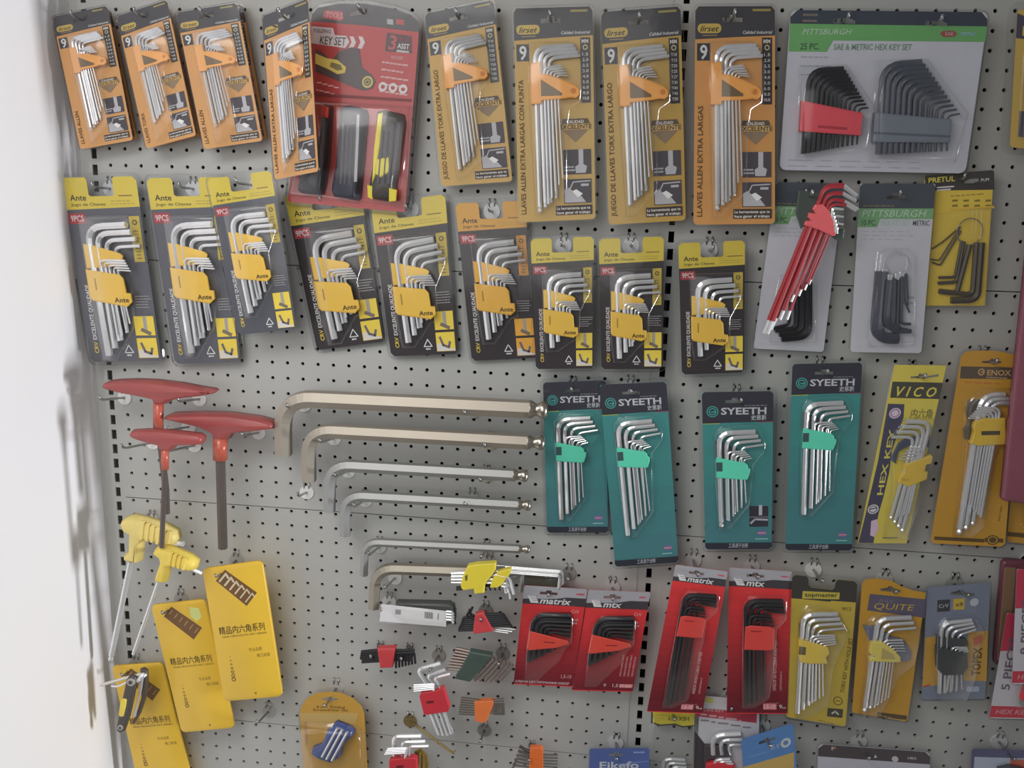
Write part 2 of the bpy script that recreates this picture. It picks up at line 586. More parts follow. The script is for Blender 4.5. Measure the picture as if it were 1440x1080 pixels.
for x0, x1, z0, z1, c, rws in (
        (LX0, LX1, S1, S1 + .3975, cols_(-.01, -9, 24), [(16.8 + i) * P25 for i in range(16)]),
        (LX0, LX1, S2, S1, cols_(.01, -9, 24), [(.91 + i) * P25 for i in range(16)]),
        (LX0, LX1, S3, S2, cols_(0, -9, 24), [-i * P25 for i in range(12)] + [-12.08 * P25, -13.1 * P25, -14.06 * P25, -14.98 * P25]),
        (LX0, LX1, S3 - .4, S3, cols_(0, -9, 24), [(-16.0 - i) * P25 for i in range(16)]),
        (RX0, RX1, S1, S1 + .3975, cols_(.58, 26, 59), [(16.84 + i) * P25 for i in range(16)]),
        (LX0, LX1, S1 + .3975, S1 + .80, cols_(-.01, -9, 24), [(32.75 + i) * P25 for i in range(16)]),
        (RX0, RX1, S1 + .3975, S1 + .80, cols_(.58, 26, 59), [(32.75 + i) * P25 for i in range(16)]),
        (RX0, RX1, S2, S1, cols_(.72, 26, 59), [(.8 + i) * P25 for i in range(16)]),
        (RX0, RX1, S3, S2, cols_(.69, 26, 59), [(-.09 - i) * P25 for i in range(16)]),
        (RX0, RX1, S3 - .4, S3, cols_(.69, 26, 59), [(-16.05 - i) * P25 for i in range(16)])):
    pegboard_panel(x0, x1, z0, z1, c, rws)
def upright(x0, x1, sx, y):
    """slotted steel upright; slots are real openings"""
    V, Fc = [], []
    z = ZO - .80
    hw, hh = 0.0042, 0.0080
    def q(a, b, c, d):
        k = len(V)
        V.extend([(a, y, c), (b, y, c), (b, y, d), (a, y, d)])
        Fc.append((k, k + 1, k + 2, k + 3))
    n = 80
    q(x0, sx - hw, z, z + n * P25)
    q(sx + hw, x1, z, z + n * P25)
    for i in range(n):
        c = z + (i + .5) * P25
        q(sx - hw, sx + hw, z + i * P25, c - hh)
        q(sx - hw, sx + hw, c + hh, z + (i + 1) * P25)
        k = len(V)
        o = [(sx - hw, c - hh), (sx + hw, c - hh), (sx + hw, c + hh), (sx - hw, c + hh)]
        V.extend([(a, y, b) for a, b in o] + [(a, y + .003, b) for a, b in o])
        Fc.extend([(k + j, k + (j + 1) % 4, k + 4 + (j + 1) % 4, k + 4 + j) for j in range(4)])
    for xx in (x0, x1):
        k = len(V)
        V.extend([(xx, y, z), (xx, y + .02, z), (xx, y + .02, z + n * P25), (xx, y, z + n * P25)])
        Fc.append((k, k + 1, k + 2, k + 3))
    return mk('upright_post', V, Fc, BOARD, wall_back)
XE = -10.47 * P25
XW = -0.283
upright(XE, LX0 + .002, -10.08 * P25, .0015)
upright(LX1 - .001, RX0 + .001, 25.42 * P25, .0015)
tr = mk('trim_1', [(XW, .014, 0), (XE + .002, .014, 0), (XE + .002, .014, 2.9), (XW, .014, 2.9), (XW, .03, 0), (XE + .002, .03, 0), (XE + .002, .03, 2.9), (XW, .03, 2.9)], [(0, 1, 2, 3), (4, 5, 6, 7), (0, 1, 5, 4), (3, 2, 6, 7), (0, 3, 7, 4), (1, 2, 6, 5)], BOARD)
prop(tr, kind='structure')
wl = mk('wall_left', [(XW, .06, 0), (XW, -.6, 0), (XW, -.6, 2.9), (XW, .06, 2.9), (XW - .08, .06, 0), (XW - .08, -.6, 0), (XW - .08, -.6, 2.9), (XW - .08, .06, 2.9)],
        [(0, 1, 2, 3), (4, 5, 6, 7), (0, 1, 5, 4), (3, 2, 6, 7), (0, 3, 7, 4), (1, 2, 6, 5)], mat((226, 224, 226), 0.55, 0, 0.012, 5, 0.05))
prop(wl, kind='structure')
wr = mk('added_shade_panel', [(1.66, .06, 0), (1.66, -.16, 0), (1.66, -.16, 2.9), (1.66, .06, 2.9), (1.70, .06, 0), (1.70, -.16, 0), (1.70, -.16, 2.9), (1.70, .06, 2.9)],
        [(0, 1, 2, 3), (4, 5, 6, 7), (0, 1, 5, 4), (3, 2, 6, 7), (0, 3, 7, 4), (1, 2, 6, 5)], BOARD)  # unseen partition, added to shade the right side of the board
prop(wr, kind='structure')
fl = mk('floor', [(XW, .06, 0), (4, .06, 0), (4, -4, 0), (XW, -4, 0), (XW, .06, -.05), (4, .06, -.05), (4, -4, -.05), (XW, -4, -.05)],
        [(0, 1, 2, 3), (4, 5, 6, 7), (0, 1, 5, 4), (3, 2, 6, 7), (0, 3, 7, 4), (1, 2, 6, 5)], mat((120, 116, 110), 0.35, 0, 0.1, 3))
prop(fl, kind='structure')

# ------------------------------------------------------------------ repeated pack designs
def thumb(pk, u0, v0, u1, v1, bg=(70, 64, 70), fg=(170, 168, 172), kind=0, seed=1):
    """small printed picture of a key at work"""
    w, h = u1 - u0, v1 - v0
    pk.patch(rect(u0, v0, u1, v1), bg, name='picture')
    if kind == 0:
        pk.patch([(u0 + w * .55, v0), (u0 + w * .72, v0), (u0 + w * .72, v0 + h * .6), (u0 + w * .85, v0 + h * .68), (u0 + w * .8, v0 + h * .95), (u0 + w * .45, v0 + h * .95), (u0 + w * .42, v0 + h * .7), (u0 + w * .55, v0 + h * .6)], fg)
        pk.bars(u0 + w * .06, v0 + h * .7, u0 + w * .4, 2, h * .13, h * .07, fg, seed)
    else:
        pk.patch([(u0 + w * .03, v0 + h * .97), (u0 + w * .03, v0 + h * .45), (u0 + w * .2, v0 + h * .35), (u0 + w * .4, v0 + h * .6), (u0 + w * .62, v0 + h * .7), (u0 + w * .8, v0 + h * .97)], fg)
        pk.patch([(u0 + w * .3, v0 + h * .5), (u0 + w * .45, v0 + h * .42), (u0 + w * .68, v0 + h * .62), (u0 + w * .5, v0 + h * .76)], (215, 214, 214))
        pk.line([(u0 + w * .22, v0 + h * .4), (u0 + w * .34, v0 + h * .12), (u0 + w * .95, v0 + h * .09)], w * .045, fg)
        pk.patch(rect(u0 + w * .62, v0 + h * .2, u0 + w * .9, v0 + h * .3), fg)

def orange_pack(label, quad, d, colr, title, torx=False, seed=1, kb=2.42, fanx=0.0, hook=True, group='orange and charcoal key set packs in the top row', glare=False):
    pk = Thing('key_set_blister_pack', label, 'tool pack', quad, d, group, hn=2.6)
    pk.settle()
    hole = slotp(.47, .13, .25, .05)
    pk.card(colr, rr(0, 0, 1, 2.6, .05), [hole])
    pk.patch([(.0, .05), (.04, 0), (.96, 0), (1, .05), (1, .335), (.5, .352), (0, .375)], (66, 62, 66), [hole])
    pk.patch(rr(.03, .195, .33, .305, .05), (206, 172, 78))
    pk.text('lirset', .06, .285, .065, (58, 48, 34), w=.24, shear=.35, bold=.012)
    pk.bars(.10, .33, .30, 1, .03, .014, (160, 130, 80), seed)
    pk.text('Calidad Industrial', .60, .315, .036, (222, 220, 216), w=.37, shear=.3, bold=.01)
    pk.bars(.73, .045, .97, 1, .03, .026, (168, 150, 78), seed + 1)
    pk.patch(rect(.025, .42, .19, .62), (58, 54, 60))
    pk.text('9', .062, .60, .16, (232, 230, 228), w=.095, bold=.04)
    pk.patch(rect(.84, .36, .965, 1.14), (54, 48, 48))
    pk.text('MM', .857, .425, .045, (220, 214, 200), w=.085, bold=.02)
    pk.ring(.902, .475, .032, .012, (205, 195, 150))
    for i, tt in enumerate((['T10', 'T15', 'T20', 'T25', 'T27', 'T30', 'T40', 'T45', 'T50'] if torx else ['1.5', '2.0', '2.5', '3.0', '4.0', '5.0', '6.0', '8.0', '10.0'])):
        pk.text(tt, .902, .575 + i * .066, .036, (214, 210, 204), w=.075, anchor='c', bold=.01)
    pk.text(title, .105, 2.50, .062, (86, 62, 26), w=min(1.66, .054 * len(title)), rot=90, bold=.012)
    sh = [(.60, 1.33), (.92, 1.33), (.96, 1.42), (.76, 1.62), (.58, 1.42)]
    pk.patch(sh, (88, 72, 58))
    pk.patch([(.60, 1.47), (.92, 1.47), (.76, 1.62)], (134, 112, 88))
    pk.patch([(.575, 1.395), (.955, 1.395), (.955, 1.465), (.575, 1.465)], (196, 158, 96), name='badge_band')
    pk.text('CALIDAD', .76, 1.385, .036, (214, 206, 196), w=.22, anchor='c', bold=.015)
    pk.text('EXCELENTE', .765, 1.455, .052, (70, 54, 36), w=.40, anchor='c', bold=.02)
    thumb(pk, .60, 1.71, .955, 2.02, kind=0, seed=seed)
    thumb(pk, .60, 2.08, .955, 2.385, kind=1, seed=seed)
    pk.patch(rect(.49, 2.41, .96, 2.53), (60, 50, 46))
    pk.text('La herramienta que te', .505, 2.462, .034, (222, 216, 206), w=.43, bold=.012)
    pk.text('hace ganar el trabajo', .505, 2.517, .034, (222, 216, 206), w=.43, bold=.012)
    pk.done()
    f = fanx
    pk.fan(4, (.29 + f, kb, .27, .475, .76, .46, .031), (.50 + f, kb - .17, .44, .60, .84, .575, .022), .09, CHROME, ball=not torx)
    pk.fan(5, (.40 + f, kb - .10, .375, .715, .60, .69, .0155), (.59 + f, kb - .42, .54, .80, .68, .815, .009), .155, CHROME)
    hc = (228, 152, 66)
    pk.prism('holder', [(.20, .66), (.325, .64), (.335, .78), (.45, .80), (.62, .865), (.765, .93), (.82, .985), (.815, 1.05), (.77, 1.085), (.70, 1.075), (.62, 1.085), (.335, 1.10), (.325, 1.14), (.20, 1.14)], .02, .21, hc, .015)
    pk.prism('holder_plate', [(.335, .85), (.60, 1.02), (.60, 1.05), (.335, 1.05)], .19, .216, (104, 82, 52), .004)
    pk.prism('holder_eye', circ(.745, 1.0, .034, 12), .19, .218, (196, 112, 40), .006)
    pk.shell([(.17, .40), (.70, .40), (.80, .44), (.885, .74), (.86, 1.14), (.72, 1.22), (.68, 1.5), (.67, 2.2), (.34, 2.52), (.22, 2.52), (.17, 1.2)], .26, .05)
    pk.flange(.035, .012, rr(0, 0, 1, 2.6, .05), depth=.10)
    if hook: pk.hook(.47, .135, label='peg hook through the slot of the ' + label[:label.index(' pack')] + ' pack' + HOOKTAG.get(label, ''))
    return pk
HOOKTAG = {}

def yellow_top_pack(label, quad, d, body, kb=None, seed=1, warm=0, arm=0.0, hook=True, wide_notch=.0):
    pk = Thing('key_set_blister_pack', label, 'tool pack', quad, d, 'yellow-headed key set packs in the second row')
    pk.settle()
    h = pk.hn
    nb = .235
    out = [(0, .05), (.05, 0), (.31, 0), (.335, .03), (.335, nb - .02), (.36, nb), (.65, nb), (.675, nb - .02), (.675, .03), (.70, 0), (.95, 0), (1, .05), (1, h - .05), (.95, h), (.05, h), (0, h - .05)]
    pk.card(body, out)
    Y = (226, 198, 66) if not warm else (230, 164, 56)
    pk.patch([(0, .05), (.05, 0), (.31, 0), (.335, .03), (.335, nb - .02), (.36, nb), (.65, nb), (.675, nb - .02), (.675, .03), (.70, 0), (.95, 0), (1, .05), (1, .375), (0, .40)], Y)
    pk.text('Ante', .075, .285, .072, (52, 44, 34), w=.22, bold=.015)
    pk.text('Jogo de Chaves', .075, .352, .036, (66, 54, 36), w=.47, bold=.01)
    pk.bars(.74, .235, .97, 1, .03, .016, (140, 110, 50), seed)
    pk.bars(.62, .30, .97, 2, .035, .010, (180, 150, 60), seed + 3)
    pk.patch(rect(.02, .445, .245, .575), (176, 58, 62))
    pk.text('9PCS', .045, .545, .075, (236, 214, 212), w=.175, bold=.02)
    # key set, long version keeps the top and stretches the shanks
    kb = kb or h - .24
    z1 = .10
    ar = arm
    pk.fan(4, (.30, kb, .27, .615, .80, .60 + ar, .046), (.60, kb - .30, .60, .875, .95, .865 + ar, .021), z1, CHROME)
    pk.prism('holder_bracket', [(.18, .83), (.30, .845), (.66, .955), (.70, .99), (.68, 1.05), (.62, 1.12), (.18, 1.14)], .03, .155, Yh(warm), .012)
    pk.fan(5, (.40, kb - .12, .385, 1.035, .72, 1.05, .0165), (.66, kb - .42, .60, 1.165, .78, 1.18, .010), .165, CHROME)
    lo = 1.15
    pk.prism('holder', [(.165, lo), (.62, lo + .075), (.665, lo + .13), (.675, lo + .31), (.735, lo + .32), (.735, lo + .43), (.66, lo + .49), (.20, lo + .40), (.165, lo + .36)], .03, .205, Yh(warm), .016)
    pk.line([(.275, lo + .12), (.275, lo + .26)], .018, (150, 112, 40), z=.2075)
    pk.text('Ante', .50, lo + .43, .062, (66, 48, 24), w=.20, bold=.02, z=.2085)
    pk.patch(rect(.83, .49, .97, 1.07) if not warm else rect(.83, .49, .97, 1.07), (206, 178, 66) if not warm else (214, 140, 50))
    pk.ring(.90, .57, .035, .016, (90, 78, 44))
    for i in range(9): pk.line([(.875, .68 + .043 * i), (.925, .68 + .043 * i)], .013, (120, 104, 52))
    vt = h - .12
    pk.text('CRV', .145, vt, .055, (214, 186, 70), w=.15, rot=90, bold=.012)
    pk.text('EXCELENTE QUALIDADE', .145, vt - .18, .055, (206, 204, 204), w=min(.72, h - 1.35), rot=90, bold=.012)
    pk.bars(.76, h - .86, .98, 5, .036, .011, (150, 148, 150), seed + 5)
    pk.patch(rect(.70, h - .60, .975, h - .345), Y, name='picture')
    pk.line([(.85, h - .58), (.85, h - .42)], .05, (150, 146, 140)); pk.line([(.80, h - .42), (.90, h - .37)], .05, (110, 100, 90))
    pk.patch(rect(.70, h - .31, .975, h - .045), Y, name='picture')
    pk.patch([(.71, h - .05), (.71, h - .16), (.78, h - .15), (.86, h - .1), (.97, h - .07), (.97, h - .05)], (196, 190, 184))
    pk.line([(.76, h - .24), (.80, h - .13), (.88, h - .10), (.90, h - .17)], .035, (100, 94, 100))
    tri = [(.575, h - .22), (.515, h - .12), (.635, h - .12), (.575, h - .22)]
    pk.line(tri, .013, (206, 206, 206))
    pk.bars(.545, h - .085, .615, 1, .02, .022, (206, 206, 206), seed)
    pk.done()
    pk.shell([(.14, .55), (.24, .47), (.84, .47), (.90, .52), (.96, .78), (.96, .92), (.80, 1.22), (.78, 1.68), (.68, max(1.7, kb - .3)), (.40, kb + .09), (.18, kb + .09), (.14, 1.6)], .25, .05)
    o = rr(0, 0, 1, h, .06)
    pk.flange(.05, .012, o, depth=.10)
    return pk
def Yh(w): return (232, 184, 62) if not w else (234, 176, 64)

def teal_pack(label, quad, d, kb, ball, extra=0, seed=1):
    pk = Thing('key_set_blister_pack', label, 'tool pack', quad, d, 'teal key set packs below the second row')
    pk.settle()
    h = pk.hn
    hole = slotp(.46, .125, .26, .045)
    pk.card((56, 132, 128), rr(0, 0, 1, h, .04), [hole])
    pk.patch([(0, .04), (.04, 0), (.96, 0), (1, .04), (1, .455), (0, .475)], (50, 48, 58), [hole])
    pk.line([(0, .482), (.24, .478)], .012, (170, 176, 60)); pk.line([(.8, .465), (1, .46)], .012, (140, 66, 84))
    pk.ring(.145, .295, .085, .014, (60, 150, 142)); pk.ring(.145, .295, .055, .016, (60, 150, 142))
    pk.line([(.13, .30), (.185, .30)], .02, (60, 150, 142))
    pk.text('SYEETH', .265, .34, .10, (222, 222, 226), w=.64, bold=.035)
    pk.text('史思斯', .69, .425, .058, (206, 206, 210), w=.215, bold=.01)
    pk.bars(.60, .21, .91, 1, .02, .010, (130, 130, 136), seed)
    pk.bars(.04, .56, .20, 5, .05, .012, (130, 180, 178), seed + 2)
    if extra: pk.bars(.74, .52, .97, 4, .032, .012, (140, 200, 196), seed + 4)
    pk.grad(0, .484, 1, h - .11, (58, 132, 128), (64, 116, 120), 6)
    pk.patch([(0, h - .105), (1, h - .105), (1, h - .04), (.96, h), (.04, h), (0, h - .04)], (46, 48, 58))
    pk.text('工具源于创新', .5, h - .03, .055, (206, 208, 214), w=.30, anchor='c', shear=.2)
    if extra:
        pk.patch(rect(.665, h - .69, .945, h - .36), (52, 50, 58))
        pk.line([(.83, h - .69), (.83, h - .56)], .05, (170, 170, 176)); pk.line([(.69, h - .42), (.75, h - .48), (.93, h - .47)], .03, (160, 160, 168))
        pk.line([(.665, h - .515), (.945, h - .515)], .012, (120, 120, 126))
    pk.patch(circ(.85, h - .26, .055, 12), (96, 96, 150)); pk.line([(.80, h - .26), (.90, h - .26)], .03, (190, 120, 140))
    pk.bars(.76, h - .165, .94, 1, .02, .015, (150, 196, 196), seed + 6)
    pk.done()
    # the charcoal inner bracket shows between the two key groups
    pk.prism('holder_bracket', [(.17, .74), (.34, .80), (.52, .88), (.58, .95), (.50, 1.02), (.17, 1.02)], .02, .075, (56, 56, 64), .01)
    pk.fan(4, (.245, kb, .225, .615, .745, .60, .040), (.545, kb - .30, .545, .845, .86, .80, .0165), .11, CHROME, ball=ball)
    pk.fan(5, (.36, kb - .10, .345, .905, .60, .895, .016), (.61, kb - .38, .575, 1.03, .70, 1.0, .009), .165, CHROME, ball=ball)
    pk.prism('holder', [(.185, .985), (.60, 1.075), (.635, 1.11), (.64, 1.15), (.675, 1.17), (.665, 1.235), (.63, 1.33), (.58, 1.335), (.185, 1.30)], .03, .215, (78, 196, 162), .015)
    pk.prism('holder_clip', rect(.185, 1.06, .275, 1.20), .16, .222, (42, 70, 72), .006)
    pk.shell([(.14, .62), (.25, .50), (.72, .47), (.82, .52), (.92, .80), (.90, .92), (.74, 1.12), (.72, 1.40), (.69, kb - .35), (.38, kb + .06), (.18, kb + .06), (.14, 1.4)], .25, .05)
    pk.flange(.055, .012, rr(0, 0, 1, h, .04), depth=.10)
    return pk

def red_pack(label, quad, d, brand, long, seed=1):
    pk = Thing('key_set_blister_pack', label, 'tool pack', quad, d, 'red key set packs near the bottom')
    pk.settle()
    h = pk.hn
    hole = slotp(.40 if not long else .42, .095, .28, .045)
    pk.card((196, 44, 48), rr(0, 0, 1, h, .02), [hole])
    pk.patch([(0, .02), (.02, 0), (.98, 0), (1, .02), (1, .17), (.7, .17), (.5, .21), (0, .235)], (138, 138, 144), [hole])
    pk.patch([(0, .235), (.5, .21), (.7, .17), (1, .17), (1, .32), (0, .32)], (56, 52, 56))
    pk.patch([(.07, .17), (.20, .17), (.26, .30), (.13, .30)], (214, 212, 212))
    for i in range(3): pk.line([(.10 + .03 * i, .18 + .035 * i), (.22 + .012 * i, .18 + .035 * i)], .010, (110, 106, 110))
    pk.text(brand, .275, .30, .105, (232, 230, 230), w=.50 if brand == 'matrix' else .30, shear=.2, bold=.035)
    pk.bars(.84, .10, .97, 1, .02, .03, (200, 90, 110), seed)
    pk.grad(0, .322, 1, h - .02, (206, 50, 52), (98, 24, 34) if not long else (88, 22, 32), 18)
    tx = (214, 170, 172)
    if long:
        pk.text('CrV', .80, .70, .07, tx, w=.13)
        pk.text('НАБОР ИМБУСОВЫХ КЛЮЧЕЙ', .80, h - .45, .052, (226, 190, 190), w=.92, rot=90, bold=.012)
        pk.text('удлиненных', .89, h - .45, .036, (206, 150, 152), w=.36, rot=90)
        pk.bars(.66, h - .21, .95, 1, .02, .004, tx, seed)
        pk.patch(rect(.60, h - .20, .82, h - .085), (206, 110, 116)); pk.text('1,5-10', .61, h - .11, .07, (244, 236, 236), w=.19, bold=.01)
        pk.text('9', .86, h - .11, .07, (244, 236, 236), w=.05); pk.bars(.92, h - .12, .98, 1, .02, .03, tx, seed)
    else:
        pk.text('CrV', .80, .44, .06, tx, w=.12)
        pk.bars(.78, .56, .92, 2, .06, .03, tx, seed)
        if brand != 'matrix':
            for i in range(4): pk.text('ключи имбусовые', .76 + .065 * i, h - .30, .034, tx, w=.40 - .03 * (i % 2), rot=90)
            pk.text('9', .50, h - .09, .06, (240, 226, 226), w=.04); pk.text('1,5', .65, h - .09, .06, (240, 226, 226), w=.09)
            pk.patch(rect(.76, h - .15, .98, h - .08), (214, 120, 124)); pk.text('10 мм', .78, h - .09, .05, (250, 240, 240), w=.17)
        else:
            pk.text('1,5-10', .78, h - .16, .065, tx, w=.17)
            pk.text('КЛЮЧИ ШЕСТИГРАННЫЕ НАБОР', .03, h - .04, .04, (216, 196, 198), w=.90, bold=.01)
    pk.done()
    K = None
    if not long:
        z = .10
        pk.fan(5, (.21, 1.34, .21, .50, .80, .47, .045), (.62, 1.10, .40, .76, .84, .86, .022), z, BLACKKEY)
        pk.fan(4, (.28, 1.30, .28, .60, .82, .58, .03), (.56, 1.14, .46, .78, .82, .80, .018), z + .07, BLACKKEY)
        pk.prism('holder', [(.17, .78), (.80, .92), (.83, .98), (.62, 1.06), (.19, 1.13), (.15, 1.10)], .03, .235, (212, 62, 48), .016)
        pk.patch(rect(.42, .955, .60, .975), (120, 30, 26), z=.2375)
        pk.shell([(.13, .62), (.26, .42), (.78, .42), (.86, .50), (.90, .95), (.80, 1.10), (.74, 1.30), (.40, h - .10), (.16, h - .10), (.12, 1.1)], .28, .05)
    else:
        z = .10
        pk.fan(4, (.33, h - .20, .27, .56, .86, .535, .045), (.60, h - .34, .56, .72, .90, .735, .02), z, BLACKKEY)
        pk.fan(4, (.36, h - .24, .33, .80, .68, .80, .026), (.58, h - .40, .50, .96, .74, .97, .012), z + .07, BLACKKEY)
        pk.prism('holder', [(.27, 1.01), (.36, .98), (.64, .99), (.74, 1.02), (.74, 1.40), (.64, 1.42), (.26, 1.42)], .03, .24, (216, 62, 56), .016)
        pk.patch(rect(.36, 1.07, .53, 1.09), (120, 30, 30), z=.2425)
        pk.shell([(.20, .60), (.30, .44), (.86, .42), (.95, .52), (.95, .86), (.80, 1.05), (.80, 1.5), (.72, h - .32), (.46, h - .12), (.22, h - .12), (.2, 1.5)], .28, .05)
    pk.done()
    return pk

# ------------------------------------------------------------------ top row
OR, YL = (224, 158, 88), (204, 160, 70)
HEXT, TORX = 'LLAVES ALLEN EXTRA LARGAS CON PUNTA', 'JUEGO DE LLAVES TORX EXTRA LARGO'
ALL = 'LLAVES ALLEN EXTRA LARGAS'
def hk(pk, u=.47, v=.135, tail=None, **k):
    pk.hook(u, v, label=('peg hook for the ' + pk.label), **k)
K1 = (60, 0, 4.8)
q = orange_pack('orange key pack nearest the white wall, top row', [(73.5, 24), (150.6, 8), (187, 197), (113, 210)], (.040, .034), OR, 'LLAVES ALLEN', seed=1, kb=2.28, hook=False); hk(q)
orange_pack('orange pack hidden behind the pack nearest the white wall', [(82, 30), (156, 14), (193, 196), (120, 210)], (.016, .012), OR, 'LLAVES ALLEN', seed=2, kb=2.28, hook=False)
q = orange_pack('second orange key pack from the white wall, top row', [(164, 23), (234.6, 0), (275.6, 190.6), (206, 209)], (.046, .040), OR, 'LLAVES TORX', torx=True, seed=3, kb=2.15, hook=False); hk(q)
orange_pack('orange pack peeking out behind the second top row pack', [(170, 28), (238, 10), (281, 192), (213, 208)], (.020, .014), OR, 'LLAVES TORX', torx=True, seed=4, kb=2.15, hook=False)
q = orange_pack('third orange key pack from the white wall, top row', [(247.5, 18), (333, 4), (369, 198), (287, 210)], (.044, .038), OR, 'LLAVES ALLEN', seed=5, kb=2.2, hook=False); hk(q)
orange_pack('orange pack tucked behind the third top row pack', [(254, 20), (341, 6), (376, 196), (294, 208)], (.018, .013), OR, 'LLAVES ALLEN', seed=6, kb=2.2, hook=False)
q = orange_pack('turned orange key pack overlapping the red folding set pack', [(368.7, 23), (433, -2), (447.6, 241), (386, 252.6)], (.078, .096, .092, .072), OR, ALL, seed=7, kb=2.36, hook=False); hk(q)
q = orange_pack('tilted yellow orange star key pack right of the red pack', [(597.4, 19), (693.7, 0), (720.4, 255), (621, 262)], (.036, .030), (210, 162, 72), TORX, torx=True, seed=8, kb=2.36, hook=False); hk(q)
q = orange_pack('mustard long hex key pack right of the tilted star pack', [(722, 12), (833, 9), (837.5, 308), (729.3, 312.7)], (.044, .038), YL, HEXT, seed=9, kb=2.48, hook=False); hk(q)
q = orange_pack('mustard long star key pack, middle of three upright packs', [(845.3, 17), (957, 9), (964.4, 310), (856, 316)], (.036, .030), YL, TORX, torx=True, seed=10, kb=2.36, hook=False); hk(q)
q = orange_pack('bright orange long hex key pack beside the white key pack', [(978, 9), (1089.7, 8.5), (1089.7, 314.7), (975, 316)], (.048, .042), (228, 158, 84), ALL, seed=11, kb=2.42, hook=False); hk(q)

# red arched pack with three folding tools
K2 = (340, 0, 3.483)
pk = Thing('folding_tool_blister_pack', 'large red arched pack with three folding key tools', 'tool pack', [(437, 2), (592, 8), (569.5, 298), (404, 284)], (.036, .028))
out = pk.P(K2, [(345, 70), (372, 38), (480, 18), (610, 18), (740, 42), (830, 75), (868, 112), (868, 150), (800, 1030), (790, 1038), (240, 990), (225, 980)])
hole = pk.P(K2, [(528, 62), (585, 42), (612, 48), (608, 66), (530, 80)])
pk.card((196, 66, 66), out, [hole])
pk.patch(pk.P(K2, [(345, 70), (372, 38), (480, 18), (610, 18), (740, 42), (830, 75), (868, 112), (868, 158), (600, 125), (340, 104)]), (84, 78, 80), [hole])
pk.patch(pk.P(K2, [(402, 62), (410, 50), (492, 56), (500, 92), (484, 104), (398, 88)]), (190, 84, 88))
pk.textpx(K2, 'TOOLS', (412, 84), (492, 92), 24, (214, 150, 150), shear=.2, bold=.03)
pk.patch(pk.P(K2, [(712, 92), (742, 96), (742, 122), (712, 118)]), (176, 172, 174)); pk.patch(pk.P(K2, [(756, 92), (796, 98), (796, 124), (756, 118)]), (190, 78, 78))
W_ = (222, 206, 206)
pk.patch(pk.P(K2, [(340, 128), (448, 138), (456, 172), (512, 176), (528, 205), (508, 236), (340, 212)]), W_)
for dx in (0, 44):
    pk.patch(pk.P(K2, [(528 + dx, 178), (548 + dx, 180), (560 + dx, 208), (544 + dx, 240), (524 + dx, 236), (538 + dx, 206)]), W_)
pk.textpx(K2, 'FOLDING', (352, 158), (436, 164), 17, (110, 90, 90), bold=.01)
pk.textpx(K2, 'KEY SET', (382, 216), (508, 224), 36, (66, 56, 58), bold=.005)
pk.patch(pk.P(K2, [(712, 160), (832, 178), (832, 262), (702, 250)]), (92, 60, 62))
pk.textpx(K2, '3', (716, 240), (752, 246), 62, (196, 90, 90), bold=.02)
pk.textpx(K2, 'PACK', (760, 200), (820, 208), 20, (150, 66, 68)); pk.textpx(K2, 'ASST', (762, 236), (820, 242), 22, (226, 220, 220), bold=.02)
a = pk.P(K2, [(762, 250), (820, 256)]); pk.bars(a[0][0], a[0][1], a[1][0], 1, .02, .018, (206, 196, 196), 3, skew=.05)
a = pk.P(K2, [(690, 305), (825, 318)]); pk.bars(a[0][0], a[0][1], a[1][0], 5, .058, .014, (226, 166, 164), 4, skew=.08)
pk.textpx(K2, 'INCLUDES', (732, 288), (790, 294), 14, (232, 196, 194))
for c in ((692, 425), (741, 430), (791, 437)):
    (u, v), = pk.P(K2, [c]); pk.ring(u, v, .038, .02, (236, 222, 220))
pk.patch(pk.P(K2, [(362, 240), (400, 262), (440, 300), (480, 250), (540, 232), (575, 240), (590, 330), (640, 368), (656, 398), (640, 432), (600, 444), (560, 432), (362, 350)]), (88, 74, 76))
pk.patch(pk.P(K2, [(362, 262), (420, 286), (470, 294), (512, 330), (506, 358), (470, 364), (430, 342), (362, 312)]), (204, 180, 84))
pk.patch(pk.P(K2, [(440, 305), (486, 318), (496, 342), (470, 346), (432, 326)]), (120, 108, 60))
(u, v), = pk.P(K2, [(617, 402)]); pk.ring(u, v, .048, .016, (190, 176, 100)); pk.ring(u, v, .022, .010, (170, 158, 96))
a = pk.P(K2, [(372, 405), (500, 430)]); pk.bars(a[0][0], a[0][1], a[1][0], 2, .06, .012, (214, 150, 150), 5, skew=.2)
pk.patch(pk.P(K2, [(300, 452), (832, 486), (830, 498), (298, 466)]), (120, 44, 46))
pk.done()
dk = mat((58, 56, 62), .4, coat=.2)
for nm, poly, m in (('folding_tool', [(392, 500), (436, 520), (432, 640), (420, 800), (400, 920), (388, 956), (286, 950), (268, 930), (280, 860), (340, 760), (375, 640)], dk),
                    ('folding_tool', [(478, 520), (520, 512), (600, 530), (612, 560), (600, 700), (585, 860), (575, 972), (560, 984), (446, 966), (434, 930), (456, 800), (468, 660)], mat((54, 56, 70), .4, coat=.2)),
                    ('folding_tool', [(655, 545), (690, 535), (786, 556), (796, 600), (775, 760), (752, 900), (748, 985), (720, 990), (640, 976), (614, 960), (620, 900), (648, 740)], mat((66, 62, 58), .4, coat=.2))):
    o = pk.dome(nm, pk.P(K2, poly, .12), .01, .20, .05, m)
    o['label'] = 'dark folding key tool under the clear blister'
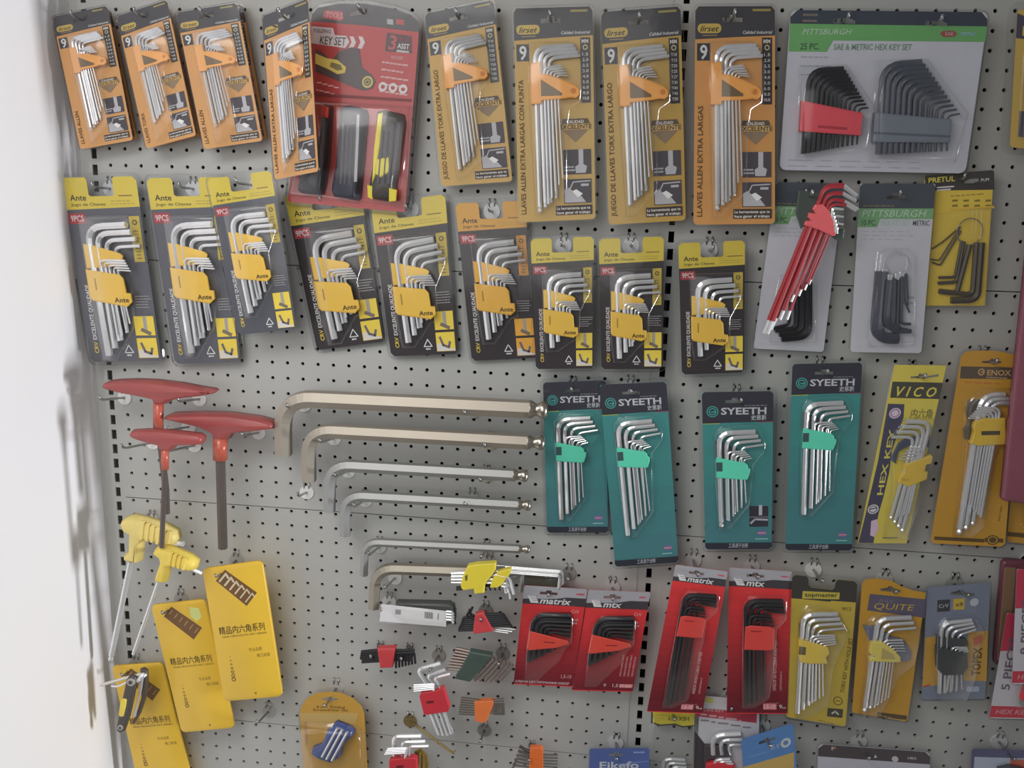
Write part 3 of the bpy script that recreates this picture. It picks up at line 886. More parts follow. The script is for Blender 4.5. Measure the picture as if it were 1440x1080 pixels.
for i, (p, q_) in enumerate((((500, 600), (486, 900)), ((520, 600), (506, 900)), ((540, 605), (528, 905)), ((690, 640), (668, 900)), ((715, 640), (694, 905)), ((745, 600), (716, 900)), ((768, 600), (740, 860)), ((570, 560), (556, 890)))):
    a, b = pk.P(K2, [p, q_], .205)
    pk.bar('tool_blade', [(*a, .195), (*b, .195)], .014, mat((120, 120, 128), .35, .6) if i < 7 else CHROME)
for poly in ([(668, 560), (690, 552), (680, 700), (655, 860), (640, 900), (648, 740)], [(616, 905), (640, 912), (638, 976), (618, 965)], [(722, 920), (756, 930), (752, 985), (722, 988)], [(660, 780), (720, 770), (730, 840), (680, 870), (655, 850)]):
    pk.prism('tool_grip', pk.P(K2, poly, .19), .14, .212, (214, 196, 50), .008)
pk.prism('tool_tip', pk.P(K2, [(392, 510), (430, 525), (424, 580), (398, 570)], .15), .12, .215, (170, 48, 46), .01)
pk.shell(pk.P(K2, [(345, 492), (845, 520), (810, 1010), (245, 965)]), .26, .05)
pk.flange(.035, .012, out, depth=.10)
(u, v), = pk.P(K2, [(590, 60)]); hk(pk, u, v)

ILL = 0.62
# wide white pack with two fanned black key sets
K5 = (1080, 0, 4.0)
pk = Thing('key_set_blister_pack', 'wide white and green pack with two black key fans', 'tool pack', [(1112, 14), (1390, 17), (1357.5, 244), (1096, 239)], (.036, .030))
h = pk.hn
out = rr(0, 0, 1, h, .035)
h1, h2 = pk.P(K5, [(372, 104), (470, 106), (492, 122), (490, 136), (365, 132)]), pk.P(K5, [(885, 118), (985, 120), (1008, 136), (1000, 146), (882, 144)])
pk.card((206, 204, 212), out, [h1, h2])
b1 = pk.P(K5, [(125, 134), (1232, 150)])
pk.patch([(0, .035), (.035, 0), (.965, 0), (1, .035), b1[1], b1[0]], (60, 66, 76), [h1, h2])
pk.patch(pk.P(K5, [(124, 133), (1234, 149), (1222, 236), (366, 228), (330, 292), (116, 290)]), (104, 166, 96))
pk.textpx(K5, 'PITTSBURGH', (192, 194), (470, 194), 30, (206, 222, 204), shear=.25)
pk.textpx(K5, '25 PC.', (180, 278), (288, 279), 34, (62, 84, 62), bold=.01)
pk.textpx(K5, 'SAE & METRIC HEX KEY SET', (368, 280), (806, 282), 32, (112, 140, 112), bold=.012)
pk.patch(pk.P(K5, [(985, 174), (1048, 174), (1062, 190), (1048, 208), (985, 208), (966, 190)]), (158, 74, 72)); pk.textpx(K5, 'SAE', (994, 200), (1040, 200), 18, (226, 206, 200))
pk.textpx(K5, 'METRIC', (1084, 200), (1166, 202), 18, (160, 196, 216), bold=.02)
a = pk.P(K5, [(185, 320), (380, 324)]); pk.bars(a[0][0], a[0][1], a[1][0], 3, .045, .006, (160, 160, 170), 6)
a = pk.P(K5, [(200, 84), (285, 86)]); pk.bars(a[0][0], a[0][1], a[1][0], 2, .03, .012, (120, 108, 100), 7)
a = pk.P(K5, [(112, 900), (900, 930)]); pk.bars(a[0][0], a[0][1], a[1][0], 2, .03, .005, (168, 166, 176), 8)
pk.fan(12, (198, 866, 236, 396, 424, 388, 17), (500, 812, 512, 610, 562, 606, 5.5), .07, BLACKKEY, K=K5)
pk.fan(13, (622, 868, 650, 366, 862, 352, 21), (1006, 850, 1010, 652, 1078, 640, 6), .07, mat((62, 66, 76), .42, 0, .1), K=K5)
pk.prism('holder', pk.P(K5, [(192, 566), (532, 636), (520, 762), (180, 738)], .1), .02, .115, (194, 62, 72), .008, label='red plastic key holder')
pk.prism('holder', pk.P(K5, [(602, 632), (1032, 672), (1022, 802), (590, 800)], .1), .02, .115, (98, 104, 114), .008, label='grey plastic key holder')
a = pk.P(K5, [(285, 712), (440, 724)], .115); pk.line(a, .014, (150, 40, 48), z=.1165)
a = pk.P(K5, [(600, 748), (1022, 768)], .115); pk.line(a, .012, (76, 80, 90), z=.1165)
pk.done()
pk.shell(pk.P(K5, [(168, 380), (430, 360), (590, 600), (545, 860), (150, 900)]), .15, .03)
pk.shell(pk.P(K5, [(600, 340), (880, 330), (1110, 640), (1040, 920), (560, 900)]), .16, .03)
pk.flange(.012, .008, out, depth=.03)
(u, v), = pk.P(K5, [(430, 122)]); hk(pk, u, v)
(u, v), = pk.P(K5, [(945, 134)]); pk.hook(u, v, label='peg hook in the right slot of the wide white pack')

# pack cut by the right edge, top row
pk = Thing('tool_blister_pack', 'yellow pack with dark header cut by the right edge', 'tool pack', [(1431, 13), (1540, 22), (1523, 215), (1420, 207)], (.036, .030))
h = pk.hn
pk.card((216, 176, 84), None, [slotp(.5, .12, .25, .05)])
pk.patch([(0, .05), (.05, 0), (.95, 0), (1, .05), (1, .40), (0, .37)], (76, 66, 84), [slotp(.5, .12, .25, .05)])
pk.text('F', .08, .33, .12, (214, 190, 90), bold=.02)
pk.patch(rect(.10, h - .5, .9, h - .15), (84, 78, 90))
pk.done()
pk.dome('folding_tool', [(.16, .75), (.3, .62), (.8, .62), (.86, .8), (.8, 1.2), (.2, 1.2)], .01, .2, .05, (60, 62, 58))
pk.shell(rr(.08, .5, .92, h - .1, .06), .27, .06)
pk.flange(.10, .012, None, depth=.10)
hk(pk, .5, .13)

ILL = 0.75
# ------------------------------------------------------------------ second row: yellow-headed packs
BK_GLARE, BK = (88, 88, 96), (58, 50, 52)  # first tone: black card with the white wall's glare mixed into it
for i, (lab, quad, d, body, kb, warm, arm, hu) in enumerate((
        ('glare-greyed black yellow-headed key pack nearest the white wall', [(86, 250), (190.8, 247.8), (227, 507.5), (128, 509)], (.030, .022), BK_GLARE, 2.28, 0, 0, .5),
        ('second glare-greyed black yellow-headed key pack from the wall', [(205.5, 250.5), (314, 249), (338, 507.5), (246, 511.7)], (.026, .018), BK_GLARE, 2.30, 0, 0, .5),
        ('tilted glare-greyed black yellow-headed pack overlapping its left neighbour', [(292, 252), (381, 239.5), (417, 463), (335, 471)], (.060, .054), BK_GLARE, 2.1, 0, .03, .5),
        ('black key pack half under the red arched pack', [(400, 275), (506, 262), (541, 480), (446, 492.5)], (.012, .010), BK, 1.95, 0, -.01, .5),
        ('second black key pack right of the red arched pack', [(521, 287), (626, 273), (643.7, 497.5), (550, 501)], (.016, .014), BK, 1.95, 0, -.03, .5),
        ('black key pack with orange header under the mustard pack', [(640, 286), (738, 282), (756, 503), (663.7, 507.5)], (.014, .010), BK, 1.98, 1, -.02, .5),
        ('short black yellow-headed pack under the mustard hex pack', [(746, 336), (835, 332.4), (835, 517.8), (753.6, 519)], (.034, .030), BK, 1.80, 0, 0, .5),
        ('short black yellow-headed pack left of the slotted upright', [(842, 336), (933.5, 332.4), (932, 519), (845.7, 519)], (.034, .030), BK, 1.92, 0, 0, .5),
        ('short black yellow-headed pack right of the slotted upright', [(953.8, 342), (1047.6, 338), (1046.4, 523.7), (959, 526.8)], (.034, .030), BK, 1.80, 0, 0, .5))):
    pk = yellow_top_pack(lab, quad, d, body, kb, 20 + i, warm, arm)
    pk.hook(hu, .13, plate=(206, 204, 204), label='peg hook for the ' + lab, r=.0125)

ILL = 0.60
# white packs with ring-held black keys
K6 = (1040, 230, 3.6)
def white_pack(label, quad, d, left):
    pk = Thing('key_set_blister_pack', label, 'tool pack', quad, d, 'white and green key packs with dark header')
    h = pk.hn
    hole = slotp(.48, .165, .24, .05)
    pk.card((204, 202, 208), rr(0, 0, 1, h, .04), [hole])
    pk.patch([(0, .04), (.04, 0), (.96, 0), (1, .04), (1, .34), (0, .34)], (72, 76, 84), [hole])
    pk.patch([(0, .34), (1, .34), (1, .485), (.30, .485), (.265, .60), (0, .60)], (118, 164, 112))
    pk.bars(.06, .305, .50, 1, .02, .018, (120, 116, 84), 3)
    pk.text('PITTSBURGH', .05, .455, .095, (206, 224, 206), w=.86, shear=.2)
    pk.text('10 PC.', .05, .575, .075, (70, 92, 72), w=.20, bold=.01)
    pk.text('HEX KEY SET', .32, .575, .075, (156, 178, 156), w=.38, bold=.005)
    pk.text('METRIC' if not left else 'SAE', .74, .575, .070, (84, 88, 90), w=.22, bold=.01)
    pk.bars(.08, .66, .78, 3, .055, .010, (168, 168, 172), 9)
    pk.bars(.06, h - .08, .9, 1, .05, .008, (176, 174, 180), 11)
    if not left:
        pk.text('1.5mm', .70, 1.60, .035, (96, 96, 100), w=.14); pk.text('10mm', .69, 1.68, .035, (96, 96, 100), w=.14)
    pk.done()
    return pk
pk = white_pack('white pack with black keys on a metal ring', [(1209.4, 258), (1316, 258), (1295.6, 496.7), (1195.6, 495)], (.034, .030), False)
Z = .07
def lk(pk, K, pts, r, z, m, R=2.4, name='hex_key', n=6):
    rr_ = r / K[2] * pk.m_px / pk.S
    p = pk.P(K, pts, z)
    return pk.bar(name, [(*c, z) for c in p], rr_, m, n, R=rr_ * R)
NAVY = mat((58, 60, 70), .42, 0, .1)
lk(pk, K6, [(716, 545), (688, 885), (802, 884)], 33, .09, NAVY)
lk(pk, K6, [(755, 590), (732, 815), (800, 835)], 26, .10, NAVY)
lk(pk, K6, [(782, 580), (770, 848), (868, 848)], 13, .12, NAVY)
lk(pk, K6, [(808, 575), (800, 835), (845, 842)], 11, .10, NAVY)
lk(pk, K6, [(822, 570), (818, 812), (866, 812)], 8, .13, NAVY)
lk(pk, K6, [(836, 560), (838, 700), (860, 755)], 5, .13, NAVY)
lk(pk, K6, [(846, 555), (852, 680), (850, 722)], 4, .12, NAVY)
(u, v), = pk.P(K6, [(790, 508)], .12)
pk.bar('key_ring', [(u + .16 * math.cos(t), v + .17 * math.sin(t), .12) for t in [math.pi * (0.85 + 1.3 * i / 18) for i in range(19)]], .008, CHROME, 8)
for c in ((735, 545), (762, 575), (800, 570), (822, 560)):
    (u, v), = pk.P(K6, [c], .14); pk.prism('key_clip', rr(u - .035, v - .04, u + .035, v + .05, .02), .10, .15, CHROME, .008)
pk.shell(pk.P(K6, [(690, 450), (730, 425), (850, 425), (890, 470), (885, 920), (650, 925), (640, 860)]), .20, .06)
pk.flange(.02, .010, None, depth=.05)
hk(pk, .48, .17)
pk = white_pack('white pack mostly hidden behind the red key set', [(1091, 256), (1187, 258), (1158, 495), (1059.4, 490)], (.020, .016), True)
lk(pk, K6, [(345, 600), (345, 872), (212, 882)], 24, .08, BLACKKEY)
lk(pk, K6, [(320, 620), (315, 850), (200, 862)], 18, .10, BLACKKEY)
lk(pk, K6, [(290, 640), (285, 835), (180, 845)], 13, .11, BLACKKEY)
lk(pk, K6, [(260, 660), (250, 815), (165, 835)], 9, .10, BLACKKEY)
pk.shell(pk.P(K6, [(200, 560), (390, 560), (385, 905), (150, 905), (150, 780)]), .19, .06)
pk.flange(.02, .010, None, depth=.05)
hk(pk, .42, .17)

# red long key set hanging in front of that pack
pk = Thing('long_key_set', 'red coated long key set in a coral holder', 'key set', [(1095, 256), (1210, 256), (1175, 492), (1055, 492)], (.072, .062))
RED, COR = mat((148, 46, 52), .45, 0, .08, spec=.2), (206, 86, 90)
tips = [(122, 858), (142, 862), (160, 840), (205, 790), (240, 790), (262, 700), (300, 670), (330, 640), (352, 612)]
for i in range(9):
    t = i / 8
    top = (348 + 112 * t, 300 + 60 * t)
    z = .03 + (.045 if i % 2 else 0)
    a, b = pk.P(K6, [top, tips[i]], z)
    r = (13 - 8 * t) / 3.6 * pk.m_px / pk.S
    e = .88 if i < 3 else .9
    mid = (a[0] + (b[0] - a[0]) * e, a[1] + (b[1] - a[1]) * e)
    o = pk.bar('hex_key', [(*a, z), (*mid, z)], r, RED)
    pk.bar('key_tip', [(*mid, z), (*b, z)], r * .85, CHROME, parent=o)
for i, (p0, p1, p2, p3, r) in enumerate((((395, 215), (432, 112), (525, 112), (592, 165), 15), ((420, 225), (448, 150), (520, 150), (590, 190), 12), ((440, 235), (462, 178), (530, 190), (600, 232), 10), ((450, 240), (468, 205), (540, 210), (590, 240), 8))):
    z = .05 + .02 * i
    a, b, c, e = pk.P(K6, [p0, p1, p2, p3], z)
    rr_ = r / 3.6 * pk.m_px / pk.S
    o = pk.bar('hex_key', [(*a, z), (*b, z), (*c, z)], rr_, RED, R=rr_ * 3)
    pk.bar('key_tip', [(*c, z), (*e, z)], rr_ * .85, CHROME, parent=o)
for i in range(6):
    a, b, c = pk.P(K6, [(462 + 6 * i, 330 + 5 * i), (470 + 5 * i, 225 + 19 * i), (526, 232 + 19 * i)], .12)
    pk.bar('hex_key', [(*a, .12), (*b, .12), (*c, .12)], .016, CHROME if i % 2 == 0 else WIRE, R=.03)
pk.prism('holder_body', pk.P(K6, [(300, 135), (408, 145), (432, 215), (470, 280), (532, 330), (526, 380), (490, 388), (440, 350), (350, 300), (310, 330), (285, 250)], .03), -.02, .05, (62, 70, 66), .012)
pk.prism('holder', pk.P(K6, [(384, 208), (420, 205), (452, 240), (478, 290), (486, 362), (470, 368), (400, 335), (328, 312), (335, 290), (362, 288), (346, 272), (352, 248), (384, 252), (370, 230)], .12), .0, .15, COR, .014)
pk.done()
(u, v), = pk.P(K6, [(350, 165)]); hk(pk, u, v)

# yellow bag pack with brown keys
pk = Thing('key_set_bag_pack', 'yellow bag of brown hex keys under a black header', 'tool pack', [(1300, 247), (1398, 239), (1385, 430), (1296, 430)], (.022, .018))
h = pk.hn
pk.card((206, 176, 66), rr(0, 0, 1, h, .02), t=.006)
b1 = pk.P(K6, [(945, 138), (1290, 132)])
pk.patch([(0, .02), (.02, 0), (.98, 0), (1, .02), b1[1], b1[0]], (62, 58, 56))
pk.textpx(K6, 'PRETUL', (956, 98), (1090, 88), 26, (206, 190, 70), bold=.02)
a = pk.P(K6, [(1000, 122), (1090, 112)]); pk.bars(a[0][0], a[0][1], a[1][0], 2, .04, .022, (190, 188, 184), 3)
pk.patch(pk.P(K6, [(1136, 92), (1165, 78), (1208, 76), (1212, 88), (1180, 100), (1140, 100)]), (120, 122, 118)); pk.textpx(K6, 'PUM', (1222, 92), (1262, 88), 16, (206, 206, 204))
a = pk.P(K6, [(1070, 165), (1250, 160)]); pk.bars(a[0][0], a[0][1], a[1][0], 1, .03, .014, (130, 112, 50), 4); 
for i in range(4):
    for j in range(2):
        (u, v), = pk.P(K6, [(1080 + 56 * i, 188 + 26 * j)]); pk.line([(u, v), (u + .06, v)], .03, (120, 104, 46))
pk.done()
pk.prism('header_flap', pk.P(K6, [(1060, 226), (1288, 214), (1290, 226), (1064, 238)]), .004, .012, (196, 160, 60), .002)
lk(pk, K6, [(1222, 400), (1200, 690), (1070, 692)], 20, .06, BROWNKEY)
lk(pk, K6, [(1200, 400), (1180, 665), (1010, 645)], 15, .08, BROWNKEY)
lk(pk, K6, [(1165, 410), (1098, 660), (1010, 648)], 13, .07, BROWNKEY)
lk(pk, K6, [(1135, 395), (1098, 600), (1005, 605)], 10, .05, BROWNKEY)
lk(pk, K6, [(1125, 390), (1090, 575), (1008, 577)], 8, .06, BROWNKEY)
lk(pk, K6, [(1120, 340), (1015, 515), (975, 500)], 5, .05, BROWNKEY)
lk(pk, K6, [(1115, 325), (1010, 490), (970, 485)], 4, .06, BROWNKEY)
lk(pk, K6, [(1118, 320), (1030, 395), (975, 432)], 4, .05, BROWNKEY)
(u, v), = pk.P(K6, [(1165, 345)], .08)
pk.bar('key_ring', [(u + .19 * math.cos(t), v + .21 * math.sin(t), .08) for t in [2 * math.pi * i / 20 for i in range(21)]], .008, WIRE, 8)
for x in (1180, 1200, 1226):
    a, b = pk.P(K6, [(x, 235), (x - 4, 380)], .10); pk.bar('bag_crease', [(*a, .10), (*b, .10)], .008, CLEAR, 6)
o = [(0, .62), (1, .55), (1, h), (0, h)]
pk.shell(o, .13, .08, name='clear_bag')
pk.hook(.5, .1, label='peg hook for the yellow bag of brown keys')

ILL = 0.75
# ------------------------------------------------------------------ red T-handle keys
KT = (120, 510, 4.0)
REDH = mat((150, 68, 66), .38, 0, .16, 16, coat=.25)
def t_handle(label, box, d, grip, neck, shaft, r, seed):
    pk = Thing('t_handle_key', label, 'hex key', box, d, 'red T-handle keys on the left')
    g = pk.P(KT, grip, .06)
    pk.dome('handle', g, -.12, .10, .03, REDH, 4)
    n = pk.P(KT, neck, .0)
    pk.bar('neck', [(*n[0], -.01), (*n[1], -.01)], r * 1.55 / 4 * pk.m_px / pk.S, mat((176, 80, 62), .3, 0, .05, coat=.4), 12)
    s0 = pk.P(KT, shaft, .0)
    pk.bar('shaft', [(*c, -.01) for c in s0], r / 4 * pk.m_px / pk.S, mat((112, 100, 96), .45, .5), 6)
    return pk
def box(K, x0, y0, x1, y1): return [(K[0] + x0 / K[2], K[1] + y0 / K[2]), (K[0] + x1 / K[2], K[1] + y0 / K[2]), (K[0] + x1 / K[2], K[1] + y1 / K[2]), (K[0] + x0 / K[2], K[1] + y1 / K[2])]
t_handle('long red T-handle key nearest the white wall', box(KT, 88, 95, 720, 850), .066,
         [(88, 128), (100, 112), (150, 104), (260, 100), (380, 105), (520, 122), (640, 145), (705, 155), (722, 166), (700, 184), (640, 196), (540, 206), (460, 222), (440, 240), (390, 240), (372, 215), (310, 200), (200, 180), (120, 160), (92, 146)],
         [(410, 220), (408, 372)], [(410, 360), (452, 720), (456, 850)], 17, 1)
t_handle('largest red T-handle key with a thick brown shaft', box(KT, 420, 280, 1060, 1050), .060,
         [(430, 308), (470, 292), (640, 286), (800, 290), (960, 312), (1050, 335), (1060, 360), (1050, 380), (960, 392), (850, 402), (810, 410), (790, 440), (725, 440), (705, 405), (640, 372), (520, 345), (440, 325)],
         [(758, 420), (757, 545)], [(758, 540), (772, 1046)], 25, 2)
t_handle('small red T-handle key in front of the long one', box(KT, 240, 375, 660, 1040), .096,
         [(244, 402), (255, 384), (330, 380), (440, 384), (560, 396), (640, 408), (658, 425), (655, 450), (640, 466), (560, 470), (500, 472), (480, 498), (418, 498), (405, 472), (330, 452), (270, 432), (248, 418)],
         [(447, 480), (447, 600)], [(446, 595), (428, 1040)], 13, 3)

# ------------------------------------------------------------------ yellow pistol-grip keys
KY = (130, 700, 2.842)
YG = mat((222, 200, 116), .45, 0, .08, 40)
def l_grip(label, bx, d, grip, ridges, rod, stub, r, sh=1.0):
    pk = Thing('pistol_grip_key', label, 'hex key', bx, d, 'yellow pistol-grip keys on the left')
    g = pk.P(KY, grip, .1)
    pk.dome('handle', g, -.12, .16, .05, YG if sh == 1 else mat((226, 198, 84), .45, 0, .08, 40), 4)
    for a, b in ridges:
        a, b = pk.P(KY, [a, b], .15)
        pk.bar('grip_ridge', [(*a, .150), (*b, .150)], .024, YG if sh == 1 else mat((226, 198, 84), .45, 0, .08, 40), 8)
    q0 = pk.P(KY, rod, .0)
    pk.bar('rod', [(*q0[0], 0), (*q0[1], 0)][::-1], r / 2.842 * pk.m_px / pk.S, CHROME, 6, prof='ball')
    q0 = pk.P(KY, stub, .0)
    pk.bar('rod_stub', [(*q0[0], 0), (*q0[1], 0)], r / 2.842 * pk.m_px / pk.S, CHROME, 6)
    return pk
l_grip('pale yellow pistol-grip key, the larger of two', box(KY, 65, 75, 370, 655), .060,
       [(106, 108), (112, 90), (150, 76), (190, 84), (270, 108), (330, 138), (338, 170), (318, 202), (250, 182), (205, 172), (190, 190), (182, 262), (172, 266), (122, 255), (120, 230), (140, 220), (142, 150), (120, 140)],
       [((205 + 21 * i, 92 + 8 * i), (196 + 21 * i, 165 + 6 * i)) for i in range(6)], [(153, 255), (72, 652)], [(325, 178), (366, 184)], 10)
l_grip('bright yellow pistol-grip key, the smaller of two', box(KY, 155, 195, 440, 630), .088,
       [(236, 226), (245, 206), (285, 200), (320, 210), (385, 238), (412, 262), (405, 292), (385, 298), (330, 280), (300, 282), (285, 345), (242, 338), (248, 310), (266, 260), (262, 245)],
       [((318 + 18 * i, 214 + 8 * i), (308 + 18 * i, 268 + 6 * i)) for i in range(4)], [(264, 335), (162, 628)], [(400, 285), (438, 302)], 6.5, 0)

# ------------------------------------------------------------------ large L-shaped keys
KL = (370, 520, 3.177)
def l_key(label, d, foot, corner, neck, end, thick, m, R=2.1, ball=True):
    pk = Thing('ball_end_hex_key' if ball else 'hex_key', label, 'hex key', box(KL, corner[0] - 20, corner[1] - 10, end[0], foot[1]), d, 'large L-shaped hex keys on hooks')
    pt = lambda p: px(KL[0] + p[0] / KL[2], KL[1] + p[1] / KL[2], d)
    mp = np.linalg.norm(pt((100, 0)) - pt((0, 0))) / 100
    r = thick * mp / 2 * 1.06
    f, c, nk, e = (pt(p) for p in (foot, corner, neck, end))
    path = bend(f, c, nk, r * R * 1.7, 8)
    V, Fc = sweep(path, r, 6, phase=math.radians(6))
    o = pk.mesh('shank', V, Fc, m)
    if ball:
        dd = (e - nk) / np.linalg.norm(e - nk)
        L = np.linalg.norm(e - nk)
        path = [nk, nk + dd * L * .04, nk + dd * L * .10, nk + dd * L * .3, nk + dd * L * .45, nk + dd * L * .62, nk + dd * L * .8, nk + dd * L * .94, e]
        V, Fc = sweep(path, [r, r, r * .97, r * .70, r * .68, r * .92, r * .98, r * .84, r * .5], 16)
        o2 = pk.mesh('ball_end', V, Fc, mat((196, 186, 172), .25, .95), smooth=True)
        o2['label'] = 'polished ball end'
    return pk
l_key('largest L-shaped hex key, topmost of the row', .052, (92, 380), (86, 124), (1192, 176), (1272, 180), 74, SATIN)
l_key('second largest L-shaped hex key from the top', .050, (206, 496), (200, 268), (1182, 322), (1260, 327), 62, SATIN)
l_key('third L-shaped hex key from the top', .048, (296, 632), (298, 424), (1118, 470), (1184, 474), 53, SATIN2)
l_key('fourth L-shaped hex key from the top', .046, (366, 740), (366, 560), (1140, 603), (1197, 606), 47, SATIN2)
l_key('thin fifth L-shaped hex key from the top', .044, (450, 918), (455, 768), (1142, 800), (1193, 803), 36, SATIN2)
l_key('bottom L-shaped hex key behind the yellow holder', .046, (495, 1065), (502, 885), (1080, 905), (1130, 908), 50, mat((166, 158, 144), .42, .75), ball=False)

# bare hooks that carry the tools and empty ones
HK = [('left peg hook under the longest red T-handle', (176, 559), .07, (222, 220, 218)), ('right peg hook under the longest red T-handle', (281, 561), .07, (222, 220, 218)),
      ('peg hook under the left end of the small red T-handle', (216, 622), .09, (222, 220, 218)), ('peg hook under the right end of the small red T-handle', (274, 626), .09, (222, 220, 218)),
      ('peg hook under the right end of the largest red T-handle', (364, 608), .065, (226, 224, 222)), ('peg hook between the two largest red T-handles', (266, 600), .065, (210, 208, 206)),
      ('left peg hook under the largest L-shaped key', (428, 569), .075, (222, 220, 218)), ('right peg hook under the largest L-shaped key', (664, 578), .075, (176, 168, 160)),
      ('left peg hook under the second L-shaped key', (470, 616), .07, (214, 214, 210)), ('right peg hook under the second L-shaped key', (690, 622), .07, (168, 156, 132)),
      ('left peg hook under the third L-shaped key', (490, 662), .07, (210, 210, 206)), ('right peg hook under the third L-shaped key', (684, 668), .07, (160, 156, 140)),
      ('left peg hook under the fourth L-shaped key', (514, 703), .065, (196, 196, 192)), ('right peg hook under the fourth L-shaped key', (664, 700), .075, (168, 168, 164)),
      ('left peg hook under the thin fifth L-shaped key', (534, 768), .065, (180, 180, 176)), ('right peg hook under the thin fifth L-shaped key', (684, 772), .065, (160, 152, 136)),
      ('left peg hook under the bottom L-shaped key', (556, 812), .07, (206, 206, 202)),
      ('peg hook through the eye of the larger yellow grip', (215, 731), .070, (190, 186, 176)),
      ('empty peg hook with white disc beside the L-shaped keys', (432, 692), .042, (226, 226, 224)),
      ('empty peg hook below the topmost yellow wallet', (378, 1000), .05, (150, 146, 142)),
      ('peg hook below the orange key holder', (681, 1026), .05, (120, 118, 110)),
]
for lab, (x, y), L, plc in HK:
    peg_hook(px(x, y, .0), lab, plc, L)
_t = px(224, 784, .096) - px(244, 772, 0)
peg_hook(px(244, 772, 0), 'peg hook through the eye of the smaller yellow grip', (190, 186, 176), .096, drop=(_t[0], _t[2]), rise=0.0)
_t = px(640, 1062, .045) - px(577, 1013, 0)
peg_hook(px(577, 1013, 0), 'brass peg hook with a bent wire beside the red key set', (112, 98, 62), .045, drop=(_t[0], _t[2]), rise=0.0, wire=mat((168, 146, 84), .35, .7))

ILL = 0.52
# ------------------------------------------------------------------ teal packs
q = teal_pack('teal key pack behind its taller neighbour', [(763.6, 538), (852, 535), (855, 749), (769.5, 749)], (.016, .012), 2.30, False, 0, 41); hk(q, .46, .13)
q = teal_pack('long tilted teal key pack in front of another', [(843, 541), (937, 537), (954, 790.5), (865, 797)], (.040, .034), 2.42, False, 0, 42); hk(q, .46, .13)
q = teal_pack('short teal key pack with ball-end keys and thumbnails', [(987, 551.6), (1087.6, 550), (1085, 771.7), (991.8, 772.5)], (.034, .030), 2.08, True, 1, 43); hk(q, .52, .13)
q = teal_pack('long upright teal key pack left of the yellow bag', [(1114.5, 512), (1212.6, 510), (1197.7, 774), (1104.4, 773.4)], (.034, .030), 2.36, False, 0, 44); hk(q, .46, .13)

# ------------------------------------------------------------------ yellow and navy pack with mirrored keys
K7 = (1080, 480, 3.483)
pk = Thing('key_set_pouch', 'yellow and navy hex key pouch with black band', 'tool pack', [(1258, 513), (1331, 514), (1275, 764), (1206, 764)], (.040, .026))
h = pk.hn
hole = pk.P(K7, [(698, 172), (735, 170), (740, 158), (765, 160), (768, 172), (836, 160), (836, 172), (770, 182), (700, 182)])
pk.card((226, 206, 84), rr(0, 0, 1, h, .02), [hole], t=.008)
pk.patch(pk.P(K7, [(610, 197), (856, 203), (838, 283), (598, 276)]), (62, 60, 54))
pk.textpx(K7, 'V I C O', (622, 268), (820, 272), 50, (232, 214, 84), shear=.2, bold=.02)
pk.patch(pk.P(K7, [(588, 305), (668, 308), (664, 372), (640, 440), (606, 540), (594, 640), (566, 760), (540, 850), (516, 988), (442, 988), (470, 880), (540, 580)]), (62, 60, 80))
a = pk.P(K7, [(538, 752), (600, 430)])
pk.text('HEX KEY', a[0][0] + .09, a[0][1], .11, (222, 212, 96), w=math.dist(a[0], a[1]), rot=math.degrees(math.atan2(a[0][1] - a[1][1], a[1][0] - a[0][0])), bold=.015)
(u, v), = pk.P(K7, [(622, 352)]); pk.patch(circ(u, v, .115), (206, 190, 206)); pk.ring(u, v, .095, .03, (150, 110, 140))
(u, v), = pk.P(K7, [(515, 822)]); pk.patch(circ(u, v, .11), (206, 204, 210)); pk.ring(u, v, .085, .02, (80, 78, 92)); pk.line([(u - .05, v), (u + .05, v - .03)], .03, (80, 78, 92))
pk.patch(pk.P(K7, [(505, 880), (535, 870), (540, 920), (520, 958), (500, 950)]), (196, 168, 190))
pk.textpx(K7, '内六角', (696, 372), (800, 374), 38, (86, 76, 50))
a = pk.P(K7, [(562, 962), (640, 962)]); pk.bars(a[0][0], a[0][1], a[1][0], 1, .02, .025, (120, 104, 60), 4)
pk.fan(4, (655, 935, 796, 392, 676, 392, 12), (600, 870, 716, 468, 605, 468, 9), .12, CHROME, K=K7, ball=True)
pk.fan(5, (690, 840, 760, 522, 690, 520, 7), (640, 860, 710, 575, 640, 577, 4), .17, CHROME, K=K7)
pk.prism('holder_bracket', pk.P(K7, [(690, 470), (795, 462), (790, 520), (700, 505), (640, 540), (625, 600), (600, 580), (640, 500)], .1), .03, .10, (62, 66, 84), .01)
pk.prism('holder', pk.P(K7, [(664, 606), (800, 558), (808, 566), (800, 600), (776, 604), (768, 636), (784, 640), (778, 676), (690, 712), (640, 692), (648, 660), (668, 645)], .2), .05, .22, (222, 184, 72), .016)
a = pk.P(K7, [(655, 684), (692, 680)], .22); pk.text('VICO', a[0][0], a[0][1], .05, (120, 100, 50), w=.14, z=.2225)
pk.done()
pk.shell(pk.P(K7, [(590, 470), (670, 370), (800, 370), (830, 420), (800, 640), (740, 800), (670, 960), (560, 960), (600, 700)]), .27, .05)
pk.shell(pk.P(K7, [(610, 112), (880, 112), (690, 992), (440, 992)]), .06, .02, name='clear_pouch', z0=.004)
(u, v), = pk.P(K7, [(745, 172)]); hk(pk, u, v)

